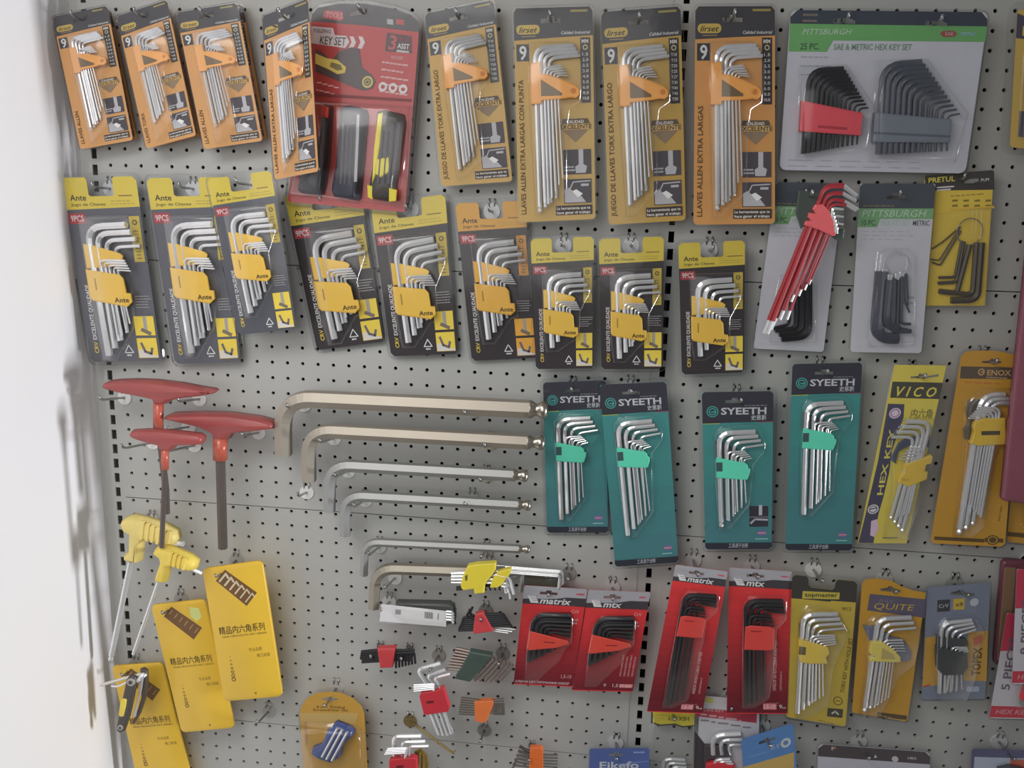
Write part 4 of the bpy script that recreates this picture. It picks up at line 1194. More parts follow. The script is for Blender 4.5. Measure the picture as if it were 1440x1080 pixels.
# orange arched pack, keys mirrored
pk = Thing('key_set_blister_pack', 'arched orange pack with long keys, right side', 'tool pack', [(1353, 492), (1436, 496), (1413, 769), (1308, 764)], (.034, .030))
h = pk.hn
out = [(0, .10), (.06, .03), (.2, 0), (.6, -.01), (.85, .03), (.97, .12), (1, .2), (1, h - .05), (.95, h), (.05, h), (0, h - .05)]
hole = pk.P(K7, [(1045, 98), (1085, 94), (1095, 84), (1115, 86), (1120, 96), (1145, 98), (1140, 108), (1048, 106)])
pk.card((222, 162, 58), out, [hole])
pk.patch(pk.P(K7, [(945, 122), (1210, 128), (1206, 186), (940, 182)]), (90, 76, 62))
(u, v), = pk.P(K7, [(1045, 150)]); pk.ring(u, v, .055, .02, (206, 160, 110)); pk.line([(u, v), (u + .05, v)], .02, (206, 160, 110))
pk.textpx(K7, 'ENOX', (1072, 166), (1190, 168), 28, (206, 160, 110), bold=.03)
a = pk.P(K7, [(1070, 176), (1180, 178)]); pk.bars(a[0][0], a[0][1], a[1][0], 1, .02, .018, (170, 140, 110), 4)
a = pk.P(K7, [(966, 200), (1180, 206)]); pk.bars(a[0][0], a[0][1], a[1][0], 1, .02, .02, (196, 110, 50), 5)
pk.patch(pk.P(K7, [(815, 955), (1060, 968), (1060, 985), (813, 972)]), (92, 70, 40)); pk.patch(pk.P(K7, [(1062, 962), (1152, 966), (1152, 986), (1062, 982)]), (92, 70, 40))
(u, v), = pk.P(K7, [(1100, 973)]); pk.patch(circ(u, v, .085), (92, 70, 40)); pk.ring(u, v, .065, .014, (200, 150, 60))
a = pk.P(K7, [(1135, 880), (1148, 790)]); pk.text('hex key', a[0][0], a[0][1], .04, (110, 80, 40), w=.26, rot=86)
pk.fan(3, (934, 945, 1045, 262, 1160, 262, 16), (1000, 900, 1095, 300, 1190, 305, 11), .09, CHROME, K=K7, ball=True)
pk.fan(6, (1040, 860, 1138, 325, 1030, 325, 8), (985, 800, 1055, 378, 980, 376, 4.5), .16, CHROME, K=K7)
pk.prism('holder_bracket', pk.P(K7, [(985, 290), (1050, 285), (1040, 330), (1000, 380), (990, 480), (965, 480), (960, 430), (985, 400), (970, 340)], .1), .03, .10, (74, 66, 58), .01)
pk.prism('holder', pk.P(K7, [(1015, 395), (1060, 378), (1162, 376), (1165, 505), (1030, 512), (992, 500), (1010, 445), (1005, 420)], .2), .05, .22, (226, 186, 62), .014)
pk.patch(pk.P(K7, [(1045, 440), (1136, 438), (1136, 458), (1045, 460)], .22), (70, 58, 40), z=.2225)
pk.done()
pk.shell(pk.P(K7, [(960, 300), (1040, 225), (1180, 225), (1190, 400), (1110, 560), (1050, 900), (990, 950), (900, 950), (930, 700)]), .27, .05)
pk.flange(.03, .012, out, depth=.10)
(u, v), = pk.P(K7, [(1090, 100)]); hk(pk, u, v)
# the yellow pack under it and the magenta case at the right edge
pk = Thing('key_set_blister_pack', 'orange pack under the magenta case at the right edge', 'tool pack', [(1436, 505), (1540, 510), (1520, 772), (1416, 762)], (.016, .014))
h = pk.hn
pk.card((216, 156, 56)); pk.patch([(0, h - .16), (1, h - .16), (1, h - .09), (0, h - .09)], (92, 70, 40)); pk.done()
pk.fan(4, (.22, h - .22, .4, .5, .8, .5, .04), (.5, h - .5, .62, .8, .86, .8, .02), .09, CHROME, ball=True)
pk.prism('holder', [(.25, 1.0), (.8, 1.0), (.8, 1.4), (.25, 1.4)], .03, .2, (226, 186, 62), .014)
pk.flange(.03, .012, None, depth=.08)
hk(pk, .5, .1)
pk = Thing('tool_case', 'translucent magenta plastic case at the right edge', 'case', [(1455, 232), (1575, 240), (1546, 722), (1406, 704)], (.058, .054))
h = pk.hn
MAG = clear((.62, .20, .30), .8, .16, .05)
pk.prism('case_back', rr(.02, .02, .98, h - .02, .05), -.12, -.02, mat((120, 56, 70), .35, 0, .1, coat=.3), .02)
pk.dome('case_lid', rr(0, 0, 1, h, .06), -.04, .10, .05, mat((112, 60, 72), .25, 0, .12, 20, coat=.5), 3)
pk.prism('case_latch', rr(.10, h * .48, .9, h * .51, .02), .08, .12, (120, 46, 66), .01)
pk.prism('case_hanger', rr(.3, -.12, .7, .05, .04), -.10, -.04, (150, 60, 84), .01)
pk.done()
pk.hook(.5, -.04, label='peg hook for the magenta case', length=.01)

ILL = 0.78
# ------------------------------------------------------------------ yellow wallets on the left
BRN = (112, 78, 42)
def wallet(label, quad, d, seed, sticker=False, stripes=False):
    pk = Thing('key_wallet', label, 'key wallet', quad, d, 'plain yellow key wallets with dark lettering')
    h = pk.hn
    o = pk.dome('cover', rr(0, 0, 1, h, .09, 4), -.06, .02, .02, mat((226, 182, 52), .38, 0, .05, 20, coat=.2), 3)
    pk.main = o
    z = .022
    b = [(.20, .22), (.38, .06), (.84, .50), (.64, .70)]
    pk.patch(b, BRN, z=z)
    for i in range(6):
        t = (i + .5) / 6
        a0, a1 = np.array(b[0]) * (1 - t) + np.array(b[3]) * t, np.array(b[1]) * (1 - t) + np.array(b[2]) * t
        p, q_ = a0 * .85 + a1 * .15, a0 * .2 + a1 * .8
        if stripes: pk.line([p, q_, q_ + np.array([.03, .07])], .035 - .003 * i, (206, 190, 160), z=z + .001)
        else: pk.line([p * .6 + q_ * .4, q_], .018, (168, 130, 74), z=z + .001)
    pk.text('精品内六角系列', .12, 1.12, .10, (60, 46, 26), w=.76, bold=.008, z=z)
    pk.text('FINE HEXAGON KEY SERIES', .16, 1.19, .030, (110, 84, 34), w=.74, bold=.01, z=z)
    pk.text('专业品质', .56, 1.46, .045, (116, 88, 34), w=.22, z=z)
    pk.text('精工制造', .68, 1.57, .045, (116, 88, 34), w=.22, z=z)
    for i in range(7):
        pk.ring(.235, 1.52 + .066 * i, .008 + .005 * i, .006 + .002 * i, (120, 92, 38), 10, z=z)
    pk.patch([(.54, h - .12), (.58, h - .13), (.57, h - .08)], (120, 92, 38), z=z)
    if sticker: pk.patch([(.70, .10), (.86, .14), (.88, .30), (.78, .38), (.68, .28)], (196, 204, 120), z=z + .001)
    pk.done()
    return pk
q = wallet('topmost yellow wallet with silver stripes on its picture', [(284, 800), (369, 788), (398, 979.7), (314.7, 986.8)], (.058, .052), 1, stripes=True); hk(q, .3, .12)
q = wallet('middle yellow wallet with a pale green sticker', [(211.6, 851), (288, 842.5), (331, 1023.7), (255, 1030.7)], (.044, .038), 2, sticker=True); hk(q, .3, .12)
q = wallet('lowest yellow wallet behind the folding tool', [(156.4, 936.5), (228.5, 932), (274, 1112), (198, 1120)], (.030, .024), 3); hk(q, .3, .12)

# folding tool in front of the lowest wallet
KF = (150, 910, 5.333)
pk = Thing('folding_key_tool', 'black and yellow folding key tool hanging open', 'folding tool', box(KF, -60, 160, 305, 640), .070)
lk(pk, KF, [(-45, 285), (140, 232), (285, 196)], 11, .0, mat((206, 200, 190), .4, .2), name='key_blade', R=6)
lk(pk, KF, [(35, 290), (80, 300), (150, 262)], 7, .02, CHROME, name='key_blade', R=6)
pk.dome('side_plate', pk.P(KF, [(245, 170), (275, 160), (300, 178), (304, 250), (290, 380), (250, 500), (205, 578), (192, 585), (185, 570), (225, 490), (255, 390), (262, 260)], 0), -.10, .02, .03, (70, 62, 56))
pk.prism('grip_insert', pk.P(KF, [(245, 260), (268, 255), (262, 380), (225, 500), (205, 540), (200, 500), (225, 420)], .0), -.02, .04, (206, 160, 60), .012)
for i in range(3):
    lk(pk, KF, [(215 - 8 * i, 520), (250 + 4 * i, 330), (262 + 6 * i, 215)], 6, .03 + .02 * i, CHROME, name='key_blade', R=6)
pk.dome('side_plate', pk.P(KF, [(150, 240), (170, 212), (205, 208), (225, 230), (222, 300), (195, 430), (175, 520), (140, 625), (105, 642), (78, 625), (74, 585), (95, 500), (120, 380)], .10), .06, .18, .05, (72, 66, 62))
pk.dome('grip_insert', pk.P(KF, [(112, 388), (140, 380), (156, 392), (150, 440), (132, 518), (108, 525), (88, 510), (98, 440)], .17), .13, .205, .03, (226, 200, 70))
for c, r in (((180, 264), .085), ((102, 604), .06)):
    (u, v), = pk.P(KF, [c], .18); pk.prism('pivot_screw', circ(u, v, r, 14), .12, .20, (150, 146, 140), .02); pk.prism('pivot_socket', circ(u, v, r * .5, 8), .18, .205, (60, 56, 54), .006)
a = pk.P(KF, [(232, 250), (285, 205)], .05); pk.bar('pivot', [(*a[0], .08), (*a[1], -.02)], .05, CHROME, 10)
pk.done()

ILL = 0.58
# ------------------------------------------------------------------ loose key sets in the lower middle
KZ = (520, 780, 4.645)
K8 = (400, 800, 3.856)
KV = (380, 880, 6.0)
def rods(pk, K, lst, m, z, name='hex_key', n=6):
    for i, (a, b, r) in enumerate(lst):
        p = pk.P(K, [a, b], z)
        pk.bar(name, [(*p[0], z), (*p[1], z)], r / K[2] * pk.m_px / pk.S, m, n)
pk = Thing('key_set', 'chrome key set in a bright yellow holder', 'key set', box(KZ, 530, 50, 960, 290), .082)
for i in range(4):
    lk(pk, KZ, [(532, 122 + 20 * i), (860 + 12 * i, 108 + 26 * i), (892 + 14 * i, 250 - 8 * i)], 10 - i, .02 + .03 * i, CHROME, R=3.2)
for i in range(4):
    lk(pk, KZ, [(565, 212 + 6 * i), (840 - 30 * i, 188 + 8 * i), (850 - 30 * i, 232)], 6, .0, BLACKKEY, R=2)
lk(pk, KZ, [(820, 130), (915, 150), (940, 258)], 9, .14, CHROME, R=4)
lk(pk, KZ, [(860, 205), (905, 215), (918, 288)], 7, .14, CHROME, R=3)
pk.prism('holder', pk.P(KZ, [(596, 190), (612, 130), (640, 72), (700, 60), (822, 52), (824, 92), (800, 128), (766, 168), (752, 200), (748, 245), (686, 252), (680, 220), (612, 228), (600, 214)], .15), .0, .20, (226, 206, 56), .014)
pk.prism('holder_bracket', pk.P(KZ, [(786, 212), (800, 160), (838, 112), (900, 94), (922, 92), (920, 118), (862, 196), (830, 214)], .14), .0, .17, (226, 206, 56), .012)
pk.prism('holder_slit', pk.P(KZ, [(622, 138), (640, 130), (638, 168), (624, 172)], .2), .18, .203, (90, 80, 40), .003)
pk.done()
peg_hook(px(688, 790, 0), 'peg hook over the bright yellow key holder', (150, 148, 140), .085)
pk = Thing('key_set', 'bundle of long chrome keys behind the small red pack', 'key set', box(KZ, 800, 70, 1290, 250), .026)
for i in range(5):
    lk(pk, KZ, [(830, 74 + 10 * i), (1262 - 6 * i, 108 + 9 * i), (1262 - 8 * i, 190 + 8 * i)], 8 - .6 * i, .02 + .02 * i, CHROME if i != 2 else WIRE, R=3)
lk(pk, KZ, [(920, 150), (1000, 120), (985, 240)], 16, .0, SATIN2, R=1.5)
pk.prism('holder', pk.P(KZ, [(1010, 132), (1100, 128), (1160, 160), (1240, 150), (1250, 200), (1180, 215), (1010, 200)], .0), -.03, .03, (66, 64, 56), .01)
pk.done()
peg_hook(px(800, 806, 0), 'peg hook behind the long chrome key bundle', (120, 118, 114), .05)
# white labelled sleeve
pk = Thing('labelled_tool_pack', 'black tool in a clear sleeve with a white label', 'tool pack', box(KZ, 60, 300, 560, 480), .050)
pk.dome('folding_tool', pk.P(KZ, [(160, 322), (180, 306), (520, 314), (552, 332), (560, 400), (555, 450), (500, 470), (470, 440), (200, 380)], .0), -.12, .03, .05, (58, 60, 58))
for i in range(4): lk(pk, KZ, [(500, 370 + 18 * i), (535, 372 + 18 * i), (548, 392 + 18 * i)], 8, .03, CHROME, name='tool_blade', R=1)
lab = pk.P(KZ, [(74, 326), (500, 372), (496, 474), (62, 438)], .06)
lc = pk.prism('label_card', lab, .03, .045, (222, 220, 220), .003); pk.main = lc
G = (150, 148, 148)
for j in range(4):
    a = pk.P(KZ, [(86, 356 + 21 * j), (150, 362 + 21 * j)], .045); pk.bars(a[0][0], a[0][1], a[1][0], 1, .02, .018, (120, 118, 118), j + 2, skew=.1)
pk.patch(pk.P(KZ, [(168, 356), (204, 360), (202, 392), (166, 388)], .045), (130, 128, 128), z=.047)
for j in range(12):
    x = 362 + 4.6 * j
    a = pk.P(KZ, [(x, 374 + .1 * (x - 362)), (x - 1, 414 + .1 * (x - 362))], .045); pk.line(a, .004 + .003 * (j % 3 == 0), (70, 68, 70), z=.047)
for j in range(3):
    a = pk.P(KZ, [(225, 370 + 22 * j), (340, 382 + 22 * j)], .045); pk.bars(a[0][0], a[0][1], a[1][0], 1, .02, .006, (190, 188, 188), j, skew=.1)
a = pk.P(KZ, [(448, 386), (446, 424)], .045); pk.line(a, .012, (110, 108, 108), z=.047)
pk.done()
pk.shell(pk.P(KZ, [(66, 318), (505, 362), (500, 482), (56, 446)], .05), .075, .01, name='clear_sleeve', z0=-.05)
peg_hook(px(548, 846, 0), 'peg hook at the left end of the white label sleeve', (190, 188, 184), .055)

def fan_set(label, K, bx, d, hold, hc, left, right, m, zl=.03):
    pk = Thing('key_set', label, 'key set', bx, d)
    for lst in (left, right):
        for (a, b, c, r) in lst:
            z = zl
            if c is None:
                p = pk.P(K, [a, b], z); pk.bar('hex_key', [(*p[0], z), (*p[1], z)], r / K[2] * pk.m_px / pk.S, m)
            else:
                lk(pk, K, [a, b, c], r, z, m, R=2)
            zl += .004
    pk.prism('holder', pk.P(K, hold, .1), -.05, zl + .05, hc, .014)
    pk.done()
    return pk
RS = (176, 54, 58)
fan_set('black key fan in a red holder beside the label sleeve', KZ, box(KZ, 570, 340, 950, 520), .048,
        [(690, 386), (742, 374), (806, 488), (800, 498), (682, 514), (676, 500)], RS,
        [((760, 405 + 14 * i), (592 + 3 * (6 - i), 410 + 13.5 * i), (580 + 5 * (6 - i), 440 + 9 * i), 10) for i in range(7)] + [((720, 420), (650, 385), (672, 342), 9), ((720, 430), (630, 400), (655, 365), 9)],
        [((740, 392 + 13 * i), (872 + 9 * i, 386 + 13 * i), (884 + 8 * i, 408 + 12 * i), 10 - .5 * i) for i in range(7)], BLACKKEY)
rods_pk = Thing('key_set', 'thin silver keys tucked under the red fan holder', 'key set', box(KZ, 800, 440, 960, 520), .030)
rods(rods_pk, KZ, [((760, 470), (952, 488), 5), ((770, 482), (930, 502), 5), ((780, 494), (905, 512), 4)], CHROME, .02)
rods_pk.done()
peg_hook(px(683, 858, 0), 'peg hook over the red and black key fan', (110, 108, 106), .06)
fan_set('black key fan in a red holder on empty board', KV, box(KV, 745, 180, 1240, 370), .045,
        [(908, 186), (1056, 184), (1050, 260), (1036, 344), (930, 348), (924, 290)], RS,
        [((1000, 200 + 18 * i), (770 - 3 * i + (18 if i > 3 else 0), 224 + 16 * i), None, 17 - i * .8) for i in range(6)],
        [((980, 204 + 14 * i), (1218 - 4 * i, 206 + 14 * i), None, 10) for i in range(7)] + [((1100, 230), (1216 - 26 * i, 226), (1224 - 27 * i, 318 + 6 * i), 10) for i in range(7)], BLACKKEY)
peg_hook(px(535, 908, 0), 'left peg hook over the red fan on empty board', (96, 92, 90), .06, r=.006)
peg_hook(px(576, 911, 0), 'right peg hook over the red fan on empty board', (96, 92, 90), .06, r=.006)
fan_set('bronze key set in a dark green holder', KZ, box(KZ, 500, 600, 950, 830), .046,
        [(655, 630), (800, 656), (690, 790), (655, 826), (556, 806), (600, 730)], (58, 72, 66),
        [((720, 646 + 17 * i), (566 - 10 * i, 612 + 19 * i), None, 11 - .6 * i) for i in range(8)],
        [((650 + 34 * i, 816 + 3 * i - 6 * max(0, i - 4)), (792 + 25 * i, 668 + 9 * i), (770 + 25 * i, 660 + 9 * i), 12 - .9 * i) for i in range(7)], mat((140, 124, 116), .3, .7))
peg_hook(px(707, 918, 0), 'peg hook over the dark green key holder', (110, 108, 106), .06)
fan_set('grey key set in an orange holder', K8, box(K8, 945, 690, 1200, 830), .046,
        [(1030, 716), (1136, 712), (1132, 740), (1096, 824), (1080, 830), (1036, 822)], (206, 104, 52),
        [((1080, 718 + 12 * i), (958 - 2 * i, 702 + 13 * i), None, 9) for i in range(7)],
        [((1080, 720 + 10 * i), (1190 - 2 * i, 708 + 11 * i), None, 8) for i in range(7)] + [((1120, 730), (1188 - 10 * i, 722), (1192 - 11 * i, 790), 6) for i in range(6)], mat((84, 78, 72), .4, .2))
def red_set(label, K, bx, d, hold, arms, small, legs):
    pk = Thing('key_set', label, 'key set', bx, d)
    for i, (a, b, c, r) in enumerate(arms): lk(pk, K, [a, b, c], r, .03 + .02 * i, CHROME, R=2.6)
    for i, (a, b, c, r) in enumerate(small): lk(pk, K, [a, b, c], r, .16 + .012 * i, CHROME, R=2.2)
    rods(pk, K, legs, CHROME, .06)
    pk.prism('holder', pk.P(K, hold, .2), .0, .24, (172, 40, 50), .016)
    a = pk.P(K, [(hold[0][0] + 38, hold[0][1] + 28), (hold[0][0] + 78, hold[0][1] + 24)], .24)
    pk.patch([a[0], a[1], (a[1][0], a[1][1] + .06), (a[0][0], a[0][1] + .06)], (90, 24, 30), z=.2425)
    pk.done()
    return pk
red_set('chrome key set in a red holder, middle', K8, box(K8, 695, 490, 925, 905), .060,
        [(732, 690), (740, 672), (835, 655), (862, 640), (880, 700), (896, 750), (890, 772), (770, 790), (756, 786)],
        [((800, 660), (722, 545), (845, 512), 12), ((830, 660), (775, 578), (872, 545), 10), ((850, 660), (812, 592), (900, 568), 9)],
        [((800, 680), (816, 624 + 9 * i), (702, 630 + 11 * i), 6 - i * .5) for i in range(4)],
        [((790, 770), (838, 896), 10), ((815, 770), (862, 900), 9), ((838, 765), (885, 900), 8), ((862, 760), (905, 893), 8), ((850, 765), (915, 885), 6)])
peg_hook(px(617, 921, 0), 'peg hook over the middle red key holder', (120, 116, 110), .075)
red_set('chrome key set in a red holder at the bottom', K8, box(K8, 540, 885, 785, 1150), .060,
        [(568, 1040), (580, 1030), (700, 1022), (716, 1030), (722, 1150), (570, 1150)],
        [((600, 1060), (592, 908), (742, 905), 12), ((640, 1060), (640, 938), (764, 934), 10), ((676, 1060), (676, 962), (782, 960), 9)],
        [((650, 1060), (668 - 4 * i, 970 + 9 * i), (560 - 6 * i, 974 + 10 * i), 6 - .5 * i) for i in range(4)], [])
pk = Thing('key_set', 'small brass key set hooked on the bent brass wire', 'key set', box(K8, 700, 1000, 790, 1120), .048)
pk.prism('holder', pk.P(K8, [(705, 990), (740, 975), (775, 1010), (785, 1060), (770, 1120), (705, 1110)]), -.1, .1, mat((170, 148, 76), .35, .5), .03)
rods(pk, K8, [((735, 1000), (735, 1110), 7), ((755, 1010), (758, 1110), 6)], mat((196, 176, 110), .3, .8), .12)
pk.done()
# black fan in an orange holder at the bottom
KB = (700, 900, 6.0)
fan_set('black key fan in an orange holder at the bottom edge', KB, box(KB, 115, 870, 520, 1150), .045,
        [(272, 908), (360, 902), (382, 930), (384, 1130), (262, 1130)], (206, 96, 40),
        [((320, 960 + 24 * i), (210 - 14 * i, 915 + 28 * i), (186 - 14 * i, 895 + 40 * i), 13 - i) for i in range(6)],
        [((320, 966 + 24 * i), (505, 970 + 26 * i), None, 7 - .5 * i) for i in range(6)], mat((78, 74, 72), .4, .3))
peg_hook(px(748, 1048, 0), 'peg hook over the orange holder at the bottom edge', (96, 94, 90), .06, r=.006)

# small yellow arched pack with blue folding tool
pk = Thing('folding_tool_blister_pack', 'small arched yellow pack with a blue folding tool', 'tool pack', [(422, 973), (514, 973), (521, 1120), (430, 1124)], (.034, .030))
out = pk.P(KV, [(246, 740), (262, 680), (310, 610), (400, 566), (500, 556), (600, 566), (700, 612), (772, 680), (792, 740), (800, 860), (830, 1400), (290, 1400), (262, 900)])
hole = pk.P(KV, [(432, 614), (480, 606), (495, 596), (520, 600), (530, 608), (572, 614), (570, 626), (520, 636), (480, 632), (434, 626)])
pk.card((212, 158, 56), out, [hole])
pk.textpx(KV, '4 in 1 Folding', (390, 694), (632, 698), 24, (110, 76, 30), bold=.01)
pk.textpx(KV, 'Screwdriver Set', (362, 718), (660, 722), 22, (110, 76, 30), bold=.01)
pk.patch(pk.P(KV, [(252, 735), (745, 735), (720, 820), (262, 806)]), (204, 166, 92))
a = pk.P(KV, [(300, 820), (306, 1000)]); pk.line(a, .04, (180, 122, 50))
pk.done()
BLU = mat((52, 66, 118), .35, 0, .08, coat=.3)
pk.dome('folding_tool', pk.P(KV, [(540, 832), (560, 822), (680, 870), (706, 900), (700, 930), (640, 985), (600, 1040), (590, 1110), (520, 1160), (400, 1120), (340, 1080), (350, 1040), (420, 1015), (450, 970), (470, 900)], .15), .01, .24, .06, BLU)
for (a, b) in (((566, 870), (436, 1110)), ((606, 884), (474, 1130)), ((650, 900), (520, 1140))):
    p = pk.P(KV, [a, b], .25); pk.bar('tool_blade', [(*p[0], .235), (*p[1], .235)], .022, CHROME)
pk.shell(pk.P(KV, [(262, 806), (500, 815), (740, 830), (800, 900), (815, 1300), (280, 1300)]), .32, .08)
pk.flange(.03, .012, out, depth=.08)
(u, v), = pk.P(KV, [(505, 612)]); hk(pk, u, v, length=.03)

ILL = 0.52
# ------------------------------------------------------------------ red packs
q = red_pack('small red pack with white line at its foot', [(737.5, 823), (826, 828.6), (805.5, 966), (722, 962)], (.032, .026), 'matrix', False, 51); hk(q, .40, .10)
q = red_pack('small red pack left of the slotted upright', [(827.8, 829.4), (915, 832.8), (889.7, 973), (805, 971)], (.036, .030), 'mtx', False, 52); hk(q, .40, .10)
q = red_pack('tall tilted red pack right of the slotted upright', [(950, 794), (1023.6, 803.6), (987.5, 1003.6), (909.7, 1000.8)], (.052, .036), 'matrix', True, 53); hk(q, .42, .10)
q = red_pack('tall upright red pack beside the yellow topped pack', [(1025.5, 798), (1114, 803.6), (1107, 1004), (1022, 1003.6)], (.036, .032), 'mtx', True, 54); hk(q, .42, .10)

ILL = 0.48
# yellow pack with black shoulders
K9 = (900, 780, 3.6)
K10 = (1140, 780, 3.6)
pk = Thing('key_set_blister_pack', 'yellow pack with black shoulders and star keys', 'tool pack', [(1114, 808), (1206, 818), (1189, 1021.7), (1105.5, 1008)], (.036, .030))
h = pk.hn
out = [(0, .05), (.05, 0), (.22, 0), (.25, .04), (.26, .15), (.30, .19), (.62, .19), (.66, .15), (.67, .04), (.70, 0), (.95, 0), (1, .05), (1, h - .03), (.97, h), (.03, h), (0, h - .03)]
pk.card((206, 176, 66), out)
pk.patch([(0, .05), (.05, 0), (.22, 0), (.25, .04), (.26, .15), (.30, .19), (.62, .19), (.66, .15), (.67, .04), (.70, 0), (.95, 0), (1, .05), (1, .36), (.62, .38), (.6, .40), (.15, .41), (0, .42)], (58, 54, 50))
pk.textpx(K9, 'topmaster', (836, 215), (1002, 214), 24, (206, 190, 80), bold=.02)
pk.patch(pk.P(K9, [(824, 184), (1012, 192), (1008, 226), (820, 222)]), (200, 180, 70)); pk.textpx(K9, 'topmaster', (834, 212), (1000, 214), 22, (60, 52, 36), bold=.03)
pk.textpx(K9, '9PCS', (1022, 282), (1070, 284), 18, (96, 78, 36), bold=.01)
a = pk.P(K9, [(1032, 700), (1052, 420)]); pk.text('TORX KEY WITH HOLE SET', a[0][0], a[0][1], .062, (92, 74, 34), w=math.dist(a[0], a[1]), rot=86, bold=.015)
(u, v), = pk.P(K9, [(1002, 740)]); pk.ring(u, v, .08, .016, (100, 82, 40)); pk.line([(u - .04, v), (u + .04, v)], .014, (100, 82, 40))
pk.patch(pk.P(K9, [(950, 776), (1028, 782), (1024, 826), (946, 818)]), (70, 62, 50)); (u, v), = pk.P(K9, [(988, 800)]); pk.line([(u - .05, v + .02), (u, v - .03), (u + .05, v + .02)], .03, (180, 176, 160))
a = pk.P(K9, [(905, 838), (1022, 852)]); pk.bars(a[0][0], a[0][1], a[1][0], 1, .02, .014, (130, 106, 46), 2, skew=.1)
pk.fan(4, (796, 800, 826, 302, 1000, 300, 13), (880, 740, 900, 385, 1035, 372, 7), .10, CHROME, K=K9)
pk.fan(5, (850, 760, 862, 412, 985, 408, 6), (925, 715, 922, 462, 992, 450, 4), .16, CHROME, K=K9)
pk.prism('holder_bracket', pk.P(K9, [(806, 350), (840, 390), (870, 420), (850, 460), (806, 440)], .1), .03, .08, (84, 74, 58), .01)
pk.prism('holder', pk.P(K9, [(806, 430), (850, 440), (950, 470), (958, 500), (940, 520), (950, 552), (860, 552), (812, 545), (804, 510)], .2), .05, .22, (208, 178, 66), .014)
pk.prism('holder_clip', pk.P(K9, [(806, 462), (842, 468), (838, 508), (804, 505)], .21), .18, .225, (84, 74, 48), .006)
pk.done()
pk.shell(pk.P(K9, [(800, 300), (840, 245), (930, 255), (1000, 285), (1060, 380), (1010, 470), (975, 560), (950, 750), (830, 815), (780, 810), (795, 500)]), .27, .05)
pk.flange(.05, .012, rr(0, 0, 1, h, .05), depth=.08)
(u, v), = pk.P(K9, [(905, 120)]); pk.hook(u, v, plate=(196, 196, 192), label='peg hook behind the pack with black shoulders', r=.0125)

# amber pack
pk = Thing('key_set_blister_pack', 'amber pack with navy band and ball-end keys', 'tool pack', [(1213, 813), (1303, 826), (1276, 1014.7), (1198, 1002)], (.036, .030))
h = pk.hn
out = [(0, .10), (.05, .02), (.2, -.03), (.45, -.03), (.62, .05), (.80, .09), (1, .10), (1, h - .03), (.97, h), (.03, h), (0, h - .03)]
hole = pk.P(K10, [(352, 172), (388, 168), (395, 158), (412, 160), (416, 168), (456, 180), (454, 192), (354, 184)])
pk.card((216, 158, 48), out, [hole])
pk.patch(pk.P(K10, [(300, 198), (584, 226), (578, 320), (286, 282)]), (84, 78, 96))
pk.textpx(K10, 'QUITE', (322, 274), (528, 284), 34, (214, 176, 70), shear=.25)
pk.textpx(K10, 'JULE', (342, 236), (420, 244), 16, (120, 110, 110), shear=.2)
pk.patch(pk.P(K10, [(338, 796), (488, 815), (485, 836), (336, 822)]), (80, 64, 46)); a = pk.P(K10, [(345, 812), (480, 826)]); pk.bars(a[0][0], a[0][1], a[1][0], 1, .01, .016, (190, 150, 90), 3, skew=.1)
pk.fan(3, (272, 795, 340, 322, 508, 318, 13), (330, 765, 392, 382, 532, 370, 8), .10, CHROME, K=K10, ball=True)
pk.fan(5, (322, 775, 372, 434, 466, 432, 5), (392, 725, 425, 486, 480, 488, 3.2), .17, CHROME, K=K10, ball=True)
pk.prism('holder_bracket', pk.P(K10, [(265, 360), (330, 365), (400, 415), (470, 430), (508, 490), (505, 530), (480, 545), (440, 530), (360, 450), (300, 440)], .08), .02, .09, (84, 86, 104), .012)
pk.prism('holder', pk.P(K10, [(306, 445), (360, 440), (420, 480), (456, 520), (455, 545), (420, 546), (300, 540), (298, 525), (330, 520), (300, 500)], .2), .05, .21, (214, 196, 92), .012)
pk.prism('holder_clip', pk.P(K10, [(362, 470), (420, 505), (430, 530), (356, 530)], .21), .17, .213, (150, 132, 74), .004)
pk.done()
pk.shell(pk.P(K10, [(270, 340), (330, 300), (510, 300), (555, 390), (520, 540), (440, 600), (370, 760), (330, 810), (240, 805), (270, 600)]), .27, .05)
pk.flange(.035, .012, out, depth=.08)
(u, v), = pk.P(K10, [(410, 175)]); hk(pk, u, v)

# grey and yellow pack
pk = Thing('key_set_blister_pack', 'grey blue pack with black holder and yellow side panel', 'tool pack', [(1304, 826), (1393, 819), (1385, 983), (1295.6, 984)], (.034, .030))
h = pk.hn
hole = pk.P(K10, [(708, 190), (740, 186), (748, 178), (770, 180), (775, 188), (830, 196), (828, 210), (775, 206), (710, 204)])
pk.card((106, 112, 128), rr(0, 0, 1, h, .03), [hole])
pk.patch(pk.P(K10, [(580, 420), (640, 410), (650, 660), (566, 668)]), (188, 140, 52)); pk.patch(pk.P(K10, [(800, 390), (898, 385), (890, 640), (770, 636)]), (188, 140, 52))
pk.patch(pk.P(K10, [(570, 664), (606, 654), (604, 662), (570, 672)]), (190, 60, 50))
pk.patch(pk.P(K10, [(642, 230), (706, 226), (704, 286), (640, 290)]), (56, 56, 62)); pk.textpx(K10, 'CrV', (648, 270), (698, 266), 22, (200, 202, 206))
pk.patch(pk.P(K10, [(722, 224), (780, 220), (778, 276), (720, 280)]), (206, 172, 66)); pk.textpx(K10, 'x9', (732, 262), (770, 260), 22, (70, 64, 50), bold=.02)
(u, v), = pk.P(K10, [(828, 240)]); pk.patch(circ(u, v, .07), (190, 194, 200))
a = pk.P(K10, [(855, 612), (860, 470)]); pk.text('TOPEX', a[0][0], a[0][1], .13, (70, 58, 36), w=math.dist(*a), rot=88, bold=.03)
